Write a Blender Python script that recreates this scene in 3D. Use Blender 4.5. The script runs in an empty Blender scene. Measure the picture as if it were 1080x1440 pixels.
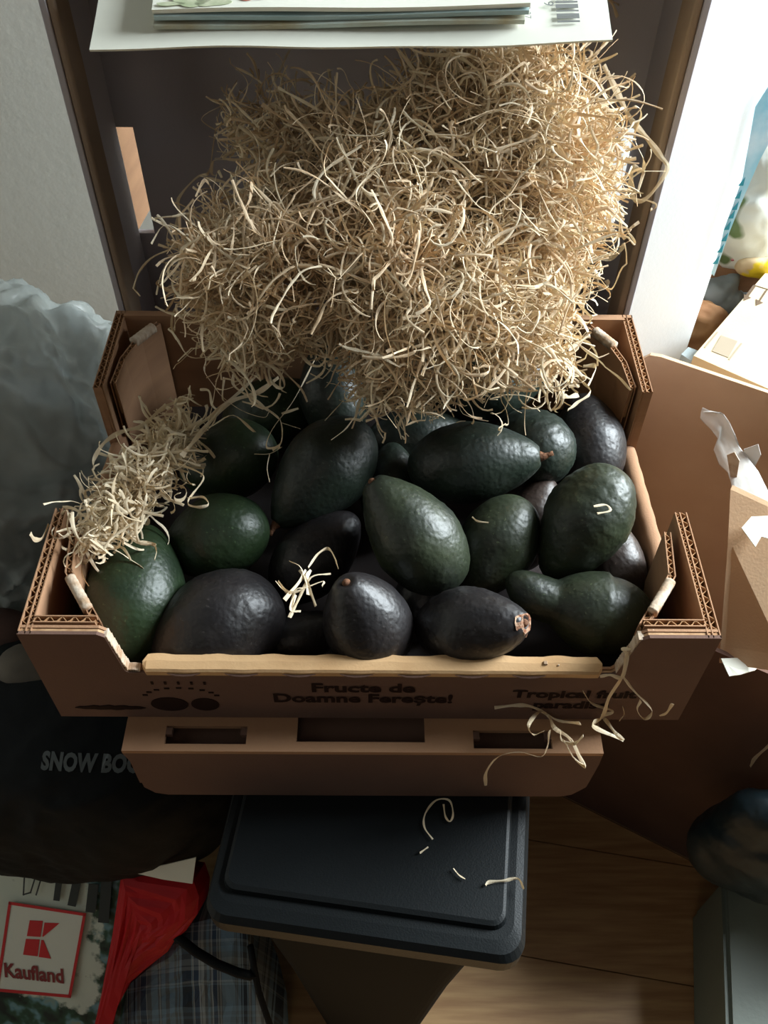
import bpy, bmesh, math, random
import numpy as np
from mathutils import Vector, Matrix, noise
from mathutils.bvhtree import BVHTree
PI = math.pi
random.seed(7)
rng = np.random.default_rng(7)
scn = bpy.context.scene
C = bpy.context.collection

# ------------------------------------------------------------------ camera
CAM = Vector((0.004274, -0.280762, 0.537904))
pitch, yaw, roll, FPX = 0.867556, 0.009346, 0.014355, 1283.382
FW = Vector((math.sin(yaw)*math.cos(pitch), math.cos(yaw)*math.cos(pitch), -math.sin(pitch)))
_R = Vector((math.cos(yaw), -math.sin(yaw), 0)); _U = _R.cross(FW)
RT = _R*math.cos(roll) + _U*math.sin(roll)
UP = -_R*math.sin(roll) + _U*math.cos(roll)
cd = bpy.data.cameras.new('camera'); cam = bpy.data.objects.new('camera', cd); C.objects.link(cam)
M = Matrix((RT, UP, -FW)).transposed().to_4x4(); M.translation = CAM
cam.matrix_world = M
cd.sensor_fit = 'VERTICAL'; cd.sensor_height = 24; cd.lens = FPX/1440*24
cd.clip_start = .01; cd.clip_end = 50
scn.camera = cam

# ------------------------------------------------------------------ world, lights, exposure
w = bpy.data.worlds.new('world'); scn.world = w; w.use_nodes = True
bg = w.node_tree.nodes['Background']; bg.inputs[0].default_value = (.92, .96, 1.0, 1); bg.inputs[1].default_value = .032
def area(name, loc, target, sx, sy, energy, col):
    l = bpy.data.lights.new(name, 'AREA'); l.shape = 'RECTANGLE'; l.size = sx; l.size_y = sy
    l.energy = energy; l.color = col
    o = bpy.data.objects.new(name, l); C.objects.link(o); o.location = loc
    o.rotation_euler = (Vector(target)-Vector(loc)).to_track_quat('-Z', 'Y').to_euler()
    return o
area('window_daylight', (1.25, .45, .80), (.0, .1, .0), .6, .8, 70, (.86, .95, 1.0))
area('front_fill', (-.3, -1.3, 1.7), (0, .1, 0), .5, .5, 1.25, (1.0, .86, .70))  # added fill light from behind the camera, no lamp is seen there
scn.view_settings.view_transform = 'Standard'
scn.view_settings.look = 'None'
scn.view_settings.exposure = 0.0
scn.view_settings.gamma = 1.0
scn.view_settings.use_curve_mapping = False

# ------------------------------------------------------------------ helpers
def at(px, py, x=None, y=None, z=None, n=None, c=None):
    d = FW + RT*((px-540)/FPX) - UP*((py-720)/FPX)
    if n is not None: t = (c-CAM.dot(n))/d.dot(n)
    elif z is not None: t = (z-CAM.z)/d.z
    elif y is not None: t = (y-CAM.y)/d.y
    else: t = (x-CAM.x)/d.x
    return CAM + d*t
def tag(o, label=None, cat=None, group=None, kind=None):
    for k, v in (('label', label), ('category', cat), ('group', group), ('kind', kind)):
        if v: o[k] = v
    return o
def empty(name, loc, label=None, cat=None, group=None, kind=None):
    o = bpy.data.objects.new(name, None); C.objects.link(o); o.location = loc; o.empty_display_size = .02
    bpy.context.view_layer.update()
    return tag(o, label, cat, group, kind)
def link(name, me, m, parent=None, smooth=False):
    if m is not None: me.materials.append(m)
    o = bpy.data.objects.new(name, me); C.objects.link(o)
    if smooth:
        for p in me.polygons: p.use_smooth = True
    if parent is not None:
        o.parent = parent
        wl = Vector((0, 0, 0)); q = parent
        while q is not None: wl += q.location; q = q.parent
        # vertices are written in world coordinates; shift them to the parent's frame (no thing is rotated)
        me.transform(Matrix.Translation(-wl))
    return o
def obj(name, bm, m, parent=None, smooth=False):
    bmesh.ops.recalc_face_normals(bm, faces=bm.faces[:])
    me = bpy.data.meshes.new(name); bm.to_mesh(me); bm.free()
    return link(name, me, m, parent, smooth)
def pyobj(name, vs, fs, m, parent=None, smooth=False):
    me = bpy.data.meshes.new(name); me.from_pydata([tuple(v) for v in vs], [], fs); me.update()
    return link(name, me, m, parent, smooth)
def box(bm, a, b, bev=0):
    r = bmesh.ops.create_cube(bm, size=1)
    a, b = Vector(a), Vector(b)
    bmesh.ops.transform(bm, verts=r['verts'], matrix=Matrix.Translation((a+b)/2) @ Matrix.Diagonal(Vector([abs(q) for q in (b-a)])).to_4x4())
    if bev:
        es = list({e for v in r['verts'] for e in v.link_edges})
        bmesh.ops.bevel(bm, geom=es, offset=bev, segments=3, affect='EDGES', profile=.5)
def slab(bm, pts, off):
    """polygon pts (3D, planar-ish) extruded by vector off"""
    a = [bm.verts.new(p) for p in pts]; b = [bm.verts.new(Vector(p)+Vector(off)) for p in pts]
    n = len(pts); bm.faces.new(a); bm.faces.new(b[::-1])
    for i in range(n): bm.faces.new((a[i], b[i], b[(i+1) % n], a[(i+1) % n]))
def tube(bm, pts, r, n=8):
    pts = [Vector(p) for p in pts]; rings = []
    for i, p in enumerate(pts):
        t = (pts[min(i+1, len(pts)-1)]-pts[max(i-1, 0)]).normalized()
        u = t.orthogonal().normalized() if i == 0 else (u - t*u.dot(t)).normalized()
        v = t.cross(u); rr = r[i] if isinstance(r, (list, tuple)) else r
        rings.append([bm.verts.new(p+(u*math.cos(k*2*PI/n)+v*math.sin(k*2*PI/n))*rr) for k in range(n)])
    for a, b in zip(rings, rings[1:]):
        for k in range(n): bm.faces.new((a[k], a[(k+1) % n], b[(k+1) % n], b[k]))
    bm.faces.new(rings[0][::-1]); bm.faces.new(rings[-1])
def catmull(P, k=6):
    P = [Vector(p) for p in P]; P = [2*P[0]-P[1]]+P+[2*P[-1]-P[-2]]; out = []
    for i in range(1, len(P)-2):
        a, b, c, d = P[i-1:i+3]
        for j in range(k):
            t = j/k
            out.append(.5*((2*b)+(c-a)*t+(2*a-5*b+4*c-d)*t*t+(3*b-3*c+d-a)*t**3))
    out.append(P[-2]); return out

# ------------------------------------------------------------------ materials
def srgb(r, g, b):
    f = lambda c: (c/255/12.92 if c/255 <= .04045 else ((c/255+.055)/1.055)**2.4)
    return (f(r), f(g), f(b), 1)
def mat(name, col, rough=.6, col2=None, scale=20, bump=0, bscale=200, spec=.5, trans=0, coat=0, stretch=None, detail=4, lo=.35, hi=.65, metal=0):
    m = bpy.data.materials.new(name); m.use_nodes = True; nt = m.node_tree; N = nt.nodes; L = nt.links
    b = N['Principled BSDF']; b.inputs['Roughness'].default_value = rough; b.inputs['Base Color'].default_value = col
    b.inputs['Specular IOR Level'].default_value = spec; b.inputs['Metallic'].default_value = metal
    if coat: b.inputs['Coat Weight'].default_value = coat
    tc = N.new('ShaderNodeTexCoord'); src = tc.outputs['Object']
    if stretch:
        mp = N.new('ShaderNodeMapping'); mp.inputs['Scale'].default_value = stretch; L.new(src, mp.inputs[0]); src = mp.outputs[0]
    if col2 is not None:
        n = N.new('ShaderNodeTexNoise'); n.inputs['Scale'].default_value = scale; n.inputs['Detail'].default_value = detail
        L.new(src, n.inputs['Vector'])
        r = N.new('ShaderNodeValToRGB'); r.color_ramp.elements[0].position = lo; r.color_ramp.elements[1].position = hi
        r.color_ramp.elements[0].color = col; r.color_ramp.elements[1].color = col2
        L.new(n.outputs[0], r.inputs[0]); L.new(r.outputs[0], b.inputs['Base Color'])
    if bump:
        n2 = N.new('ShaderNodeTexNoise'); n2.inputs['Scale'].default_value = bscale; n2.inputs['Detail'].default_value = 4
        L.new(src, n2.inputs['Vector'])
        bp = N.new('ShaderNodeBump'); bp.inputs['Strength'].default_value = bump; bp.inputs['Distance'].default_value = .002
        L.new(n2.outputs[0], bp.inputs['Height']); L.new(bp.outputs[0], b.inputs['Normal'])
    if trans:
        out = N['Material Output']; tr = N.new('ShaderNodeBsdfTranslucent'); tr.inputs[0].default_value = col
        mx = N.new('ShaderNodeMixShader'); mx.inputs[0].default_value = trans
        if col2 is not None: L.new(r.outputs[0], tr.inputs[0])
        L.new(b.outputs[0], mx.inputs[1]); L.new(tr.outputs[0], mx.inputs[2]); L.new(mx.outputs[0], out.inputs[0])
    return m
def see_through(m, f, col=(.9, .95, 1, 1)):
    nt = m.node_tree; N = nt.nodes; L = nt.links; out = N['Material Output']; s = out.inputs[0].links[0].from_socket
    t = N.new('ShaderNodeBsdfTransparent'); t.inputs[0].default_value = col
    mx = N.new('ShaderNodeMixShader'); mx.inputs[0].default_value = f
    L.new(s, mx.inputs[1]); L.new(t.outputs[0], mx.inputs[2]); L.new(mx.outputs[0], out.inputs[0]); return m
M_boxin = mat('bounce_lit_box_cardboard', srgb(214, 178, 142), .8, srgb(222, 188, 152), 14, .12, 500, .2)  # bounced light put into the paler colour of flaps and inside
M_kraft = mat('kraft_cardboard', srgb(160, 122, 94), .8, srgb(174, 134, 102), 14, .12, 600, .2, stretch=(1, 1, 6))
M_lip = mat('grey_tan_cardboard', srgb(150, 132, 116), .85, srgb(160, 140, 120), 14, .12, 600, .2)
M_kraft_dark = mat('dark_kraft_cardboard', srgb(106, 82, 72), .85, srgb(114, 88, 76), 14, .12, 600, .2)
M_kraft_in = mat('hazed_grey_cardboard', srgb(188, 186, 196), .85, srgb(192, 186, 190), 10, .1, 500, .2)  # veil of haze put into the upright tray's lighter grey
M_liner = mat('cardboard_edge', srgb(196, 160, 122), .85, srgb(168, 130, 96), 200, 0, spec=.1)
M_flute = mat('cardboard_fluting', srgb(170, 130, 94), .9, spec=.1)
M_flap = mat('yellow_kraft', srgb(208, 170, 126), .75, srgb(196, 156, 112), 30, .1, 500, .2)
M_torn = mat('torn_paper_ply', srgb(214, 198, 178), .9, srgb(180, 150, 122), 120, .4, 300, .1)
M_white_ply = mat('white_paper_ply', srgb(225, 222, 216), .85, srgb(205, 200, 195), 20, .2, 120, .2, trans=.25)
M_ink = mat('black_ink', srgb(42, 28, 24), .8, spec=.1)
M_straw = mat('pale_wood_wool', srgb(242, 224, 194), .6, srgb(234, 206, 168), 30, 0, spec=.2, trans=.25)
M_straw2 = mat('cream_wood_wool', srgb(248, 236, 210), .55, srgb(240, 220, 186), 40, 0, spec=.2, trans=.25)
M_paper = mat('white_paper', srgb(236, 236, 222), .7, srgb(228, 228, 214), 4, .05, 80, .3)
M_wall = mat('white_plaster', srgb(214, 212, 202), .9, srgb(204, 202, 192), 3, .15, 120, .2)
M_foam = mat('white_foam_board', srgb(252, 253, 253), .8, srgb(249, 252, 252), 5, .1, 300, .2, trans=.45)
M_black = mat('black_plastic', srgb(9, 14, 16), .5, srgb(13, 18, 20), 8, .12, 900, .28)
M_teal = mat('teal_ink', srgb(20, 140, 160), .6)
M_floor = mat('pale_oak_laminate', srgb(196, 156, 108), .42, srgb(168, 126, 84), 9, .06, 90, .5, stretch=(1.2, 14, 1), detail=8)
M_bagblack = mat('black_nylon', srgb(9, 14, 17), .75, srgb(14, 19, 22), 12, .5, 60, .25)
M_bagtext = mat('grey_print', srgb(96, 104, 106), .7)
M_red = mat('red_print', srgb(190, 24, 34), .55, srgb(168, 14, 26), 9, .3, 60, .3)
M_redink = mat('red_ink', srgb(196, 40, 46), .6)
M_stem = mat('avocado_stem_wood', srgb(138, 98, 74), .85, srgb(88, 62, 48), 300, .6, 400, .15)
M_scar = mat('avocado_scar', srgb(196, 166, 140), .8, srgb(130, 84, 62), 260, .6, 400, .15)
M_plastic = see_through(mat('clear_plastic_film', srgb(206, 212, 208), .3, srgb(176, 182, 178), 14, .8, 60, .6, trans=.3), .30)
M_bluefilm = mat('blue_printed_film', srgb(200, 228, 238), .4, srgb(110, 190, 214), 22, .2, 60, .5)

# ------------------------------------------------------------------ setting
FLZ = -.5
# laminate floor: planks as pieces
fl = empty('floor', (0, 0, FLZ), kind='structure')
bm = bmesh.new(); box(bm, (-1.4, -1.4, FLZ-.02), (1.9, .9, FLZ-.004)); obj('floor_base', bm, M_floor, fl)
fa = math.atan2(-.018, .110); fdir = Vector((math.cos(fa), math.sin(fa), 0)); fn = Vector((-fdir.y, fdir.x, 0))
f0 = Vector((.223, -.025, 0))
for i in range(-5, 7):
    off = .3+.3*((i*7) % 5)/5
    for j in (-1, 0):
        a = f0 + fn*(i*.125+.0007) + fdir*(j*1.2+off); L_ = 1.1985; W_ = .1236
        bm = bmesh.new(); z0 = FLZ-.004
        slab(bm, [Vector((q.x, q.y, z0)) for q in (a, a+fdir*L_, a+fdir*L_+fn*W_, a+fn*W_)], (0, 0, .004))
        obj('plank', bm, M_floor, fl)
# back wall with a window at the right
YW = .72
bm = bmesh.new(); box(bm, (-1.4, YW, FLZ), (1.9, YW+.1, 1.9)); tag(obj('wall_back', bm, M_wall), kind='structure')
bm = bmesh.new(); box(bm, (-1.5, -1.4, FLZ), (-1.4, YW+.1, 1.9)); tag(obj('wall_left', bm, M_wall), kind='structure')
bm = bmesh.new(); XW = 1.55
box(bm, (XW, -1.4, FLZ), (XW+.1, YW, .25)); box(bm, (XW, -1.4, 1.5), (XW+.1, YW, 1.9)); box(bm, (XW, -1.4, .25), (XW+.1, -.25, 1.5))
tag(obj('wall_right', bm, M_wall), kind='structure')
win = empty('window_1', (XW, .2, .25), kind='structure')
bm = bmesh.new()
for a, b in (((XW+.02, -.25, .25), (XW+.07, -.21, 1.5)), ((XW+.02, .68, .25), (XW+.07, YW, 1.5)), ((XW+.02, -.21, .25), (XW+.07, .68, .29)), ((XW+.02, -.21, 1.46), (XW+.07, .68, 1.5)), ((XW+.03, .22, .29), (XW+.06, .25, 1.46))):
    box(bm, a, b, .003)
obj('window_frame', bm, M_paper, win)

# ------------------------------------------------------------------ corrugated panel along a plan polyline
def wave_strip(bm, p, q, z0, z1, n, t, amp, pitch):
    """fluting sheet standing between z0 and z1 between plan points p and q; n plan normal, t offset"""
    L = (q-p).length; d = (q-p)/L; k = max(4, int(L/pitch)*6); prev = None; th = .00035
    for i in range(k+1):
        s = L*i/k; o = t + amp*math.sin(2*PI*s/pitch)
        b = p+d*s+n*o
        vs = [bm.verts.new((b.x+n.x*e, b.y+n.y*e, z)) for z in (z0, z1) for e in (-th, th)]
        if prev:
            bm.faces.new((prev[0], vs[0], vs[2], prev[2])); bm.faces.new((prev[1], prev[3], vs[3], vs[1]))
            bm.faces.new((prev[2], vs[2], vs[3], prev[3]))
        prev = vs
def corrug(name, parent, path, z0, z1, layers, side=1, m=M_kraft, ztop=None):
    """double-wall board: liners plus visible fluting along plan path; layers = list of flute thicknesses"""
    path = [Vector((a, b)) for a, b in path]
    bl = bmesh.new(); bf = bmesh.new()
    for p, q in zip(path, path[1:]):
        d = (q-p).normalized(); n = Vector((-d.y, d.x))*side; t = 0; lt = .0007
        for i in range(len(layers)+1):
            a, b = p+n*t, q+n*t
            zt = z1
            slab(bl, [(a.x, a.y, z0), (b.x, b.y, z0), (b.x, b.y, zt), (a.x, a.y, zt)], (n.x*lt, n.y*lt, 0))
            t += lt
            if i < len(layers):
                w_ = layers[i]; wave_strip(bf, p, q, max(z0, z1-.03), z1-.0006, n, t+w_/2, w_/2, w_*2.1)
                t += w_
    o = obj(name, bl, m, parent)
    obj('fluting', bf, M_flute, o)
    return o
def rounded_bar(bm, a, b, up, dn, w_, h, nseg=10, ends=.006):
    """fold of board: half-round cross-section swept from a to b; up axis z, dn = plan normal"""
    a, b = Vector(a), Vector(b); d = (b-a).normalized(); rings = []
    prof = [(-w_/2, -h)] + [(-w_/2*math.cos(PI*i/nseg), w_/2*.75*math.sin(PI*i/nseg)-w_/2*.75) for i in range(nseg+1)] + [(w_/2, -h)]
    L = (b-a).length; ns = 24
    for i in range(ns+1):
        s = L*i/ns
        p = a+d*s
        wob = 1+.05*math.sin(i*1.7)
        rings.append([bm.verts.new(p+Vector(dn)*x*wob+Vector((0, 0, z))) for x, z in prof])
    n = len(prof)
    for r0, r1 in zip(rings, rings[1:]):
        for k in range(n): bm.faces.new((r0[k], r0[(k+1) % n], r1[(k+1) % n], r1[k]))
    bm.faces.new(rings[0][::-1]); bm.faces.new(rings[-1])

H = .0977; D = .295
tray = empty('fruit_tray', (0, 0, 0), 'open corrugated cardboard fruit tray with tall corner posts, full of avocados', 'tray')
# floor of tray, shade of the gaps between fruit put into its dark colour
bm = bmesh.new(); box(bm, (-.198, .002, 0), (.198, D-.002, .004)); obj('tray_floor', bm, mat('gap_shade_tray_board', srgb(52, 42, 40), .85, srgb(40, 34, 34), 20), tray)
# front outer panel : profile in xz, with torn hand-hole strip bottom left
fp = [(-.2, 0), (.2, 0), (.2, H), (.159, H), (.155, H-.003), (.148, .058), (.146, .0555), (-.145, .0555), (-.147, .058), (-.151, H-.003), (-.155, H), (-.2, H)]
bm = bmesh.new(); slab(bm, [(x, 0, z) for x, z in fp], (0, .0022, 0))
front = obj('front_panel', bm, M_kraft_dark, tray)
bm = bmesh.new(); slab(bm, [(x*.999, .0026, z-.0008) for x, z in fp], (0, .0016, 0)); obj('inner_ply', bm, M_liner, front)
bm = bmesh.new(); slab(bm, [(x*.998, .0046, z-.0002 if z > 0 else z) for x, z in fp], (0, .0018, 0)); obj('inner_ply', bm, M_kraft, front)
# rough cut edges of the notch
def ragged(bm, a, b, y0, w_, n=14, amp=.0012):
    a, b = Vector(a), Vector(b)
    for i in range(n):
        p = a.lerp(b, (i+.5)/n); r = random.uniform(.5, 1)*amp+.0008
        box(bm, (p.x-r, y0-.0002, p.z-r*1.4), (p.x+r, y0+w_, p.z+r*1.4), .0004)
bm = bmesh.new(); ragged(bm, (-.1515, 0, H-.004), (-.147, 0, .058), .0006, .006)
ragged(bm, (-.147, 0, .0562), (-.139, 0, .0555), .001, .005, 6, .0008)
obj('cut_edge', bm, M_torn, front)
bm = bmesh.new(); ragged(bm, (.1555, 0, H-.004), (.149, 0, .058), .0006, .006); obj('cut_edge', bm, M_torn, front)
# rolled flap on the front edge with perforation bumps
bm = bmesh.new(); x0, x1 = -.1365, .1395; k = 120; rings = []
for i in range(k+1):
    x = x0+(x1-x0)*i/k; e = min(x-x0, x1-x); sh = min(1, math.sqrt(max(0, 1-(1-min(e, .006)/.006)**2))+.25)
    ph = (x-x0)/.0345; bmp = .0010*max(0, math.sin(2*PI*ph))
    ya, yb = -.0012+.004*(1-sh)-.0003*max(0, math.sin(2*PI*ph+PI)), .0108+bmp-.005*(1-sh)
    z = .0605
    prof = [(ya, .0550), (ya, z-.0015), (ya+.0012, z), ((ya+yb)/2, z+.0012), (yb-.0012, z+.0004), (yb, z-.0015), (yb, .045), (yb-.0015, .045), (yb-.002, .0545)]
    rings.append([bm.verts.new((x, y_, z_)) for y_, z_ in prof])
for r0, r1 in zip(rings, rings[1:]):
    n = len(r0)
    for q in range(n): bm.faces.new((r0[q], r0[(q+1) % n], r1[(q+1) % n], r1[q]))
bm.faces.new(rings[0][::-1]); bm.faces.new(rings[-1])
flapo = obj('rolled_flap', bm, M_flap, tray)
bm = bmesh.new()
for i in range(8):
    x = x0+.0345*(i+.72); pts = []
    if x > x1-.01: continue
    tube(bm, [(x-.010, -.0016, .0578), (x-.005, -.0021, .0568), (x, -.0022, .0565), (x+.005, -.0021, .0568), (x+.010, -.0016, .0578)], [.0002, .0007, .0009, .0007, .0002], 6)
obj('perforation', bm, M_kraft_dark, flapo)
bm = bmesh.new(); box(bm, (.104, .0035, .0610), (.1065, .006, .0628), .0005); box(bm, (.1125, .003, .0610), (.1135, .004, .0622), .0003); obj('crumb', bm, M_torn, flapo)
# torn hand-hole at lower left of the front
def jag(cx0, cx1, zc, h):
    up = []; lo = []
    for i in range(15):
        x = cx0+(cx1-cx0)*i/14; s = math.sin(PI*i/14)**.5
        up.append((x, zc+h*s*(.8+.2*math.sin(i*2.1)))); lo.append((x, zc-h*s*(.4+.5*random.random())))
    return up+lo[::-1][1:-1]
bm = bmesh.new(); slab(bm, [(x, -.0001, z) for x, z in jag(-.188, -.143, .0125, .0035)], (0, -.0005, 0)); obj('torn_slot', bm, M_ink, front)
# side walls
for s in (-1, 1):
    X = .2*s
    # corner-post side boards (front and back) as visible double-wall corrugation
    pf = corrug('corner_post', tray, [(X, .0005), (X, .094)] if s > 0 else [(X, .094), (X, .0005)], .0, H, (.0034, .0022), 1)
    pb = corrug('corner_post', tray, [(X, .207), (X, D)] if s > 0 else [(X, D), (X, .207)], .0, H, (.0034, .0022), 1)
    # slope of the back post's front edge
    bm = bmesh.new(); slab(bm, [(X, .2075, 0), (X, .226, 0), (X, .226, .036), (X, .207, H-.0005)], (-s*.0066, 0, 0)); obj('post_edge', bm, M_kraft, pb)
    # low middle wall with a rounded fold
    bm = bmesh.new(); rounded_bar(bm, (X-s*.0055, .088, .051), (X-s*.0055, .226, .041), 0, (s, 0, 0), .011, .037)
    obj('side_wall', bm, M_kraft, tray, smooth=True)
    # cross boards across the corners, with torn top edges
    z1 = H-.003
    front_x = .158
    g = corrug('corner_brace', tray, [(s*front_x, .0075), (s*.184, .046), (s*.188, .080)] if s > 0 else [(s*.188, .080), (s*.184, .046), (s*front_x, .0075)], .004, z1, (.0030,), 1)
    bm = bmesh.new()
    a = Vector((s*(front_x+.008), .018, z1)); b = Vector((s*.181, .040, z1)); d_ = (b-a).normalized(); n_ = Vector((-d_.y, d_.x, 0))*s
    rounded_bar(bm, a+n_*.002+Vector((0, 0, .004)), b+n_*.002+Vector((0, 0, .004)), 0, n_, .0062, .006)
    obj('torn_edge', bm, M_torn, g, smooth=True)
    bx = .168
    g = corrug('corner_brace', tray, [(s*.190, .215), (s*.188, .243), (s*.180, .268), (s*bx, D-.009)] if s > 0 else [(s*bx, D-.009), (s*.180, .268), (s*.188, .243), (s*.190, .215)], .004, z1, (.0030,), 1)
    bm = bmesh.new()
    a = Vector((s*.183, .262, z1)); b = Vector((s*.171, .280, z1)); d_ = (b-a).normalized(); n_ = Vector((-d_.y, d_.x, 0))*s
    rounded_bar(bm, a+n_*.002+Vector((0, 0, .0035)), b+n_*.002+Vector((0, 0, .0035)), 0, n_, .0075, .006)
    obj('torn_edge', bm, M_torn, g, smooth=True)
# front board behind the front posts (visible fluting on the post tops)
for s in (-1, 1):
    xs = [(s*.157, .0075), (s*.1925, .0075)]
    corrug('post_front_board', tray, xs if s > 0 else xs[::-1], .004, H+.001, (.0034,), 1)
# back wall
bm = bmesh.new(); slab(bm, [(x, D, z) for x, z in ((-.2, 0), (.2, 0), (.2, H), (.135, H), (.132, H-.0), (-.2, H))], (0, -.0035, 0)); slab(bm, [(-.193, D-.0045, 0), (.193, D-.0045, 0), (.193, D-.0045, H+.001), (-.193, D-.0045, H+.001)], (0, -.003, 0))
obj('back_panel', bm, M_kraft, tray)

# writing on the tray front
def text_mesh(name, s, size, origin, xdir, updir, m, parent, align='CENTER', thick=.0004, bold=0, width=None, spacing=1.0):
    cu = bpy.data.curves.new(name, 'FONT'); cu.body = s; cu.size = size; cu.align_x = align; cu.offset = bold; cu.resolution_u = 3
    cu.space_character = spacing
    to = bpy.data.objects.new(name+'_tmp', cu); C.objects.link(to); bpy.context.view_layer.update()
    me = bpy.data.meshes.new_from_object(to.evaluated_get(bpy.context.evaluated_depsgraph_get()))
    bpy.data.objects.remove(to)
    xd = Vector(xdir).normalized(); ud = Vector(updir).normalized(); nd = xd.cross(ud)
    sc = 1
    if width:
        xs = [v.co.x for v in me.vertices]; sc = width/(max(xs)-min(xs))
    for v in me.vertices: v.co = Vector(origin)+xd*v.co.x*sc+ud*v.co.y+nd*thick
    me.name = name
    return link(name, me, m, parent)
text_mesh('lettering', 'Fructe de', .0145, (-.0045, 0, .0345), (1, 0, 0), (0, 0, 1), M_ink, front, bold=.0005, width=.064)
text_mesh('lettering', 'Doamne Ferește!', .0145, (-.0045, 0, .0215), (1, 0, 0), (0, 0, 1), M_ink, front, bold=.0005, width=.112)
text_mesh('lettering', 'Tropical fruit', .0125, (.127, 0, .029), (1, 0, 0), (0, 0, 1), M_ink, front, bold=.0005, width=.078)
text_mesh('lettering', 'paradise', .0125, (.127, 0, .0155), (1, 0, 0), (0, 0, 1), M_ink, front, bold=.0005, width=.048)
bm = bmesh.new()
for cx, cz, rx, rz in ((-.127, .0175, .0118, .0085), (-.1045, .0175, .0088, .0078)):
    slab(bm, [(cx+rx*math.cos(a*PI/12), -.0001, cz+rz*math.sin(a*PI/12)) for a in range(24)], (0, -.0004, 0))
for i in range(9):
    a = PI*(.08+.84*i/8); cx, cz = -.118+.023*math.cos(a), .026+.012*math.sin(a)
    box(bm, (cx-.0016, -.0005, cz-.0007), (cx+.0016, -.0001, cz+.0007))
for i in range(5):
    box(bm, (-.134+i*.008, -.0005, .0425), (-.1325+i*.008, -.0001, .0455))
obj('fruit_logo', bm, M_ink, front)

# ------------------------------------------------------------------ flat carton under the tray
lb = empty('flat_carton', (0, 0, -.068), 'flat brown carton with slotted top edge, sandwiched under the avocado tray', 'carton')
XA, XB, YA, YB, ZB = -.157, .148, -.0235, .25, -.0675
def holed(bm, xs, ys, holes, z0, z1):
    for i in range(len(xs)-1):
        for j in range(len(ys)-1):
            cx, cy = (xs[i]+xs[i+1])/2, (ys[j]+ys[j+1])/2
            if any(h[0] < cx < h[1] and h[2] < cy < h[3] for h in holes): continue
            box(bm, (xs[i], ys[j], z0), (xs[i+1], ys[j+1], z1))
holes = [(-.131, -.079, -.0185, -.006), (-.047, .035, -.0165, .004), (.066, .116, -.0205, -.008)]
bm = bmesh.new(); holed(bm, sorted({XA, XB, *[h[0] for h in holes], *[h[1] for h in holes]}), sorted({YA, YB, *[h[2] for h in holes], *[h[3] for h in holes]}), holes, -.004, -.0005)
obj('top_panel', bm, M_kraft, lb)
bm = bmesh.new()
fo = [(XA, -.004), (XA+.003, -.018), (XA+.004, ZB+.012), (XA+.010, ZB+.003), (XA+.018, ZB), (XB-.018, ZB), (XB-.010, ZB+.003), (XB-.002, ZB+.016), (XB, -.018), (XB, -.004)]
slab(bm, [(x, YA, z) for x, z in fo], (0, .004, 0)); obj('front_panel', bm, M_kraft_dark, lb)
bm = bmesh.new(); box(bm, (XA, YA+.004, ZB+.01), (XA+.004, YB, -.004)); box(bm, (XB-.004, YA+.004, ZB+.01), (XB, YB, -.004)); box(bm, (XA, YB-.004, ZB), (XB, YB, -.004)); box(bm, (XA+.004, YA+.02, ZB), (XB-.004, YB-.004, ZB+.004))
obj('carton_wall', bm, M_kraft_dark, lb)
bm = bmesh.new()
for h in holes:
    zz = -.014
    box(bm, (h[0]-.004, h[2]-.0005, zz-.002), (h[1]+.004, h[3]+.006, zz))
    if h[0] < -.1 or h[0] > .05:
        for e in (h[0], h[1]-.004): box(bm, (e, h[3]-.006, -.004), (e+.004, h[3]-.001, -.0005))
obj('slot_board', bm, M_kraft_dark, lb)

# ------------------------------------------------------------------ black bin with a lid
ba = -math.radians(7.5); bx_ = Vector((math.cos(ba), math.sin(ba), 0)); by_ = Vector((-math.sin(ba), math.cos(ba), 0))
BP = Vector((.0975, -.129, -.070))           # front-right top corner of lid
def bpnt(u, v, z): return BP + bx_*u + by_*v + Vector((0, 0, z))
binr = empty('pedal_bin', (0, 0, FLZ), 'black plastic bin with a flat lipped lid under the stacked cartons', 'bin')
def rrect(u0, u1, v0, v1, r, z, n=6):
    out = []
    for cx, cy, a0 in ((u1-r, v1-r, 0), (u0+r, v1-r, 90), (u0+r, v0+r, 180), (u1-r, v0+r, 270)):
        for i in range(n+1):
            a = math.radians(a0+90*i/n); out.append(bpnt(cx+r*math.cos(a), cy+r*math.sin(a), z))
    return out
def loft(bm, loops, cap=True):
    R_ = [[bm.verts.new(p) for p in l] for l in loops]; n = len(R_[0])
    for a, b in zip(R_, R_[1:]):
        for k in range(n): bm.faces.new((a[k], a[(k+1) % n], b[(k+1) % n], b[k]))
    if cap: bm.faces.new(R_[0]); bm.faces.new(R_[-1][::-1])
U0 = -.207; V1 = .40
bm = bmesh.new()
loft(bm, [rrect(U0+.012, -.016, .022, V1-.012, .008, 0.0006), rrect(U0+.010, -.014, .019, V1-.010, .009, -.0006), rrect(U0+.009, -.0125, .0175, V1-.009, .010, -.0045),
          rrect(U0+.006, -.008, .012, V1-.006, .012, -.0045), rrect(U0+.002, -.003, .004, V1-.002, .014, -.0055), rrect(U0, 0, 0, V1, .015, -.010), rrect(U0, 0, 0, V1, .015, -.026), rrect(U0+.004, -.004, .004, V1-.004, .013, -.028)])
lid = obj('bin_lid', bm, M_black, binr)
bm = bmesh.new()
def bscale(k, z): 
    s = .014+k*.045; return rrect(U0+s, -s, .016+k*.004, V1-s, .02, z)
loft(bm, [bscale(.0, -.028), bscale(.5, -.2), bscale(1, FLZ+.0704)]); obj('bin_body', bm, mat('dull_black_plastic', srgb(14, 17, 18), .8, srgb(18, 20, 21), 8, spec=.12), binr)

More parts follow.
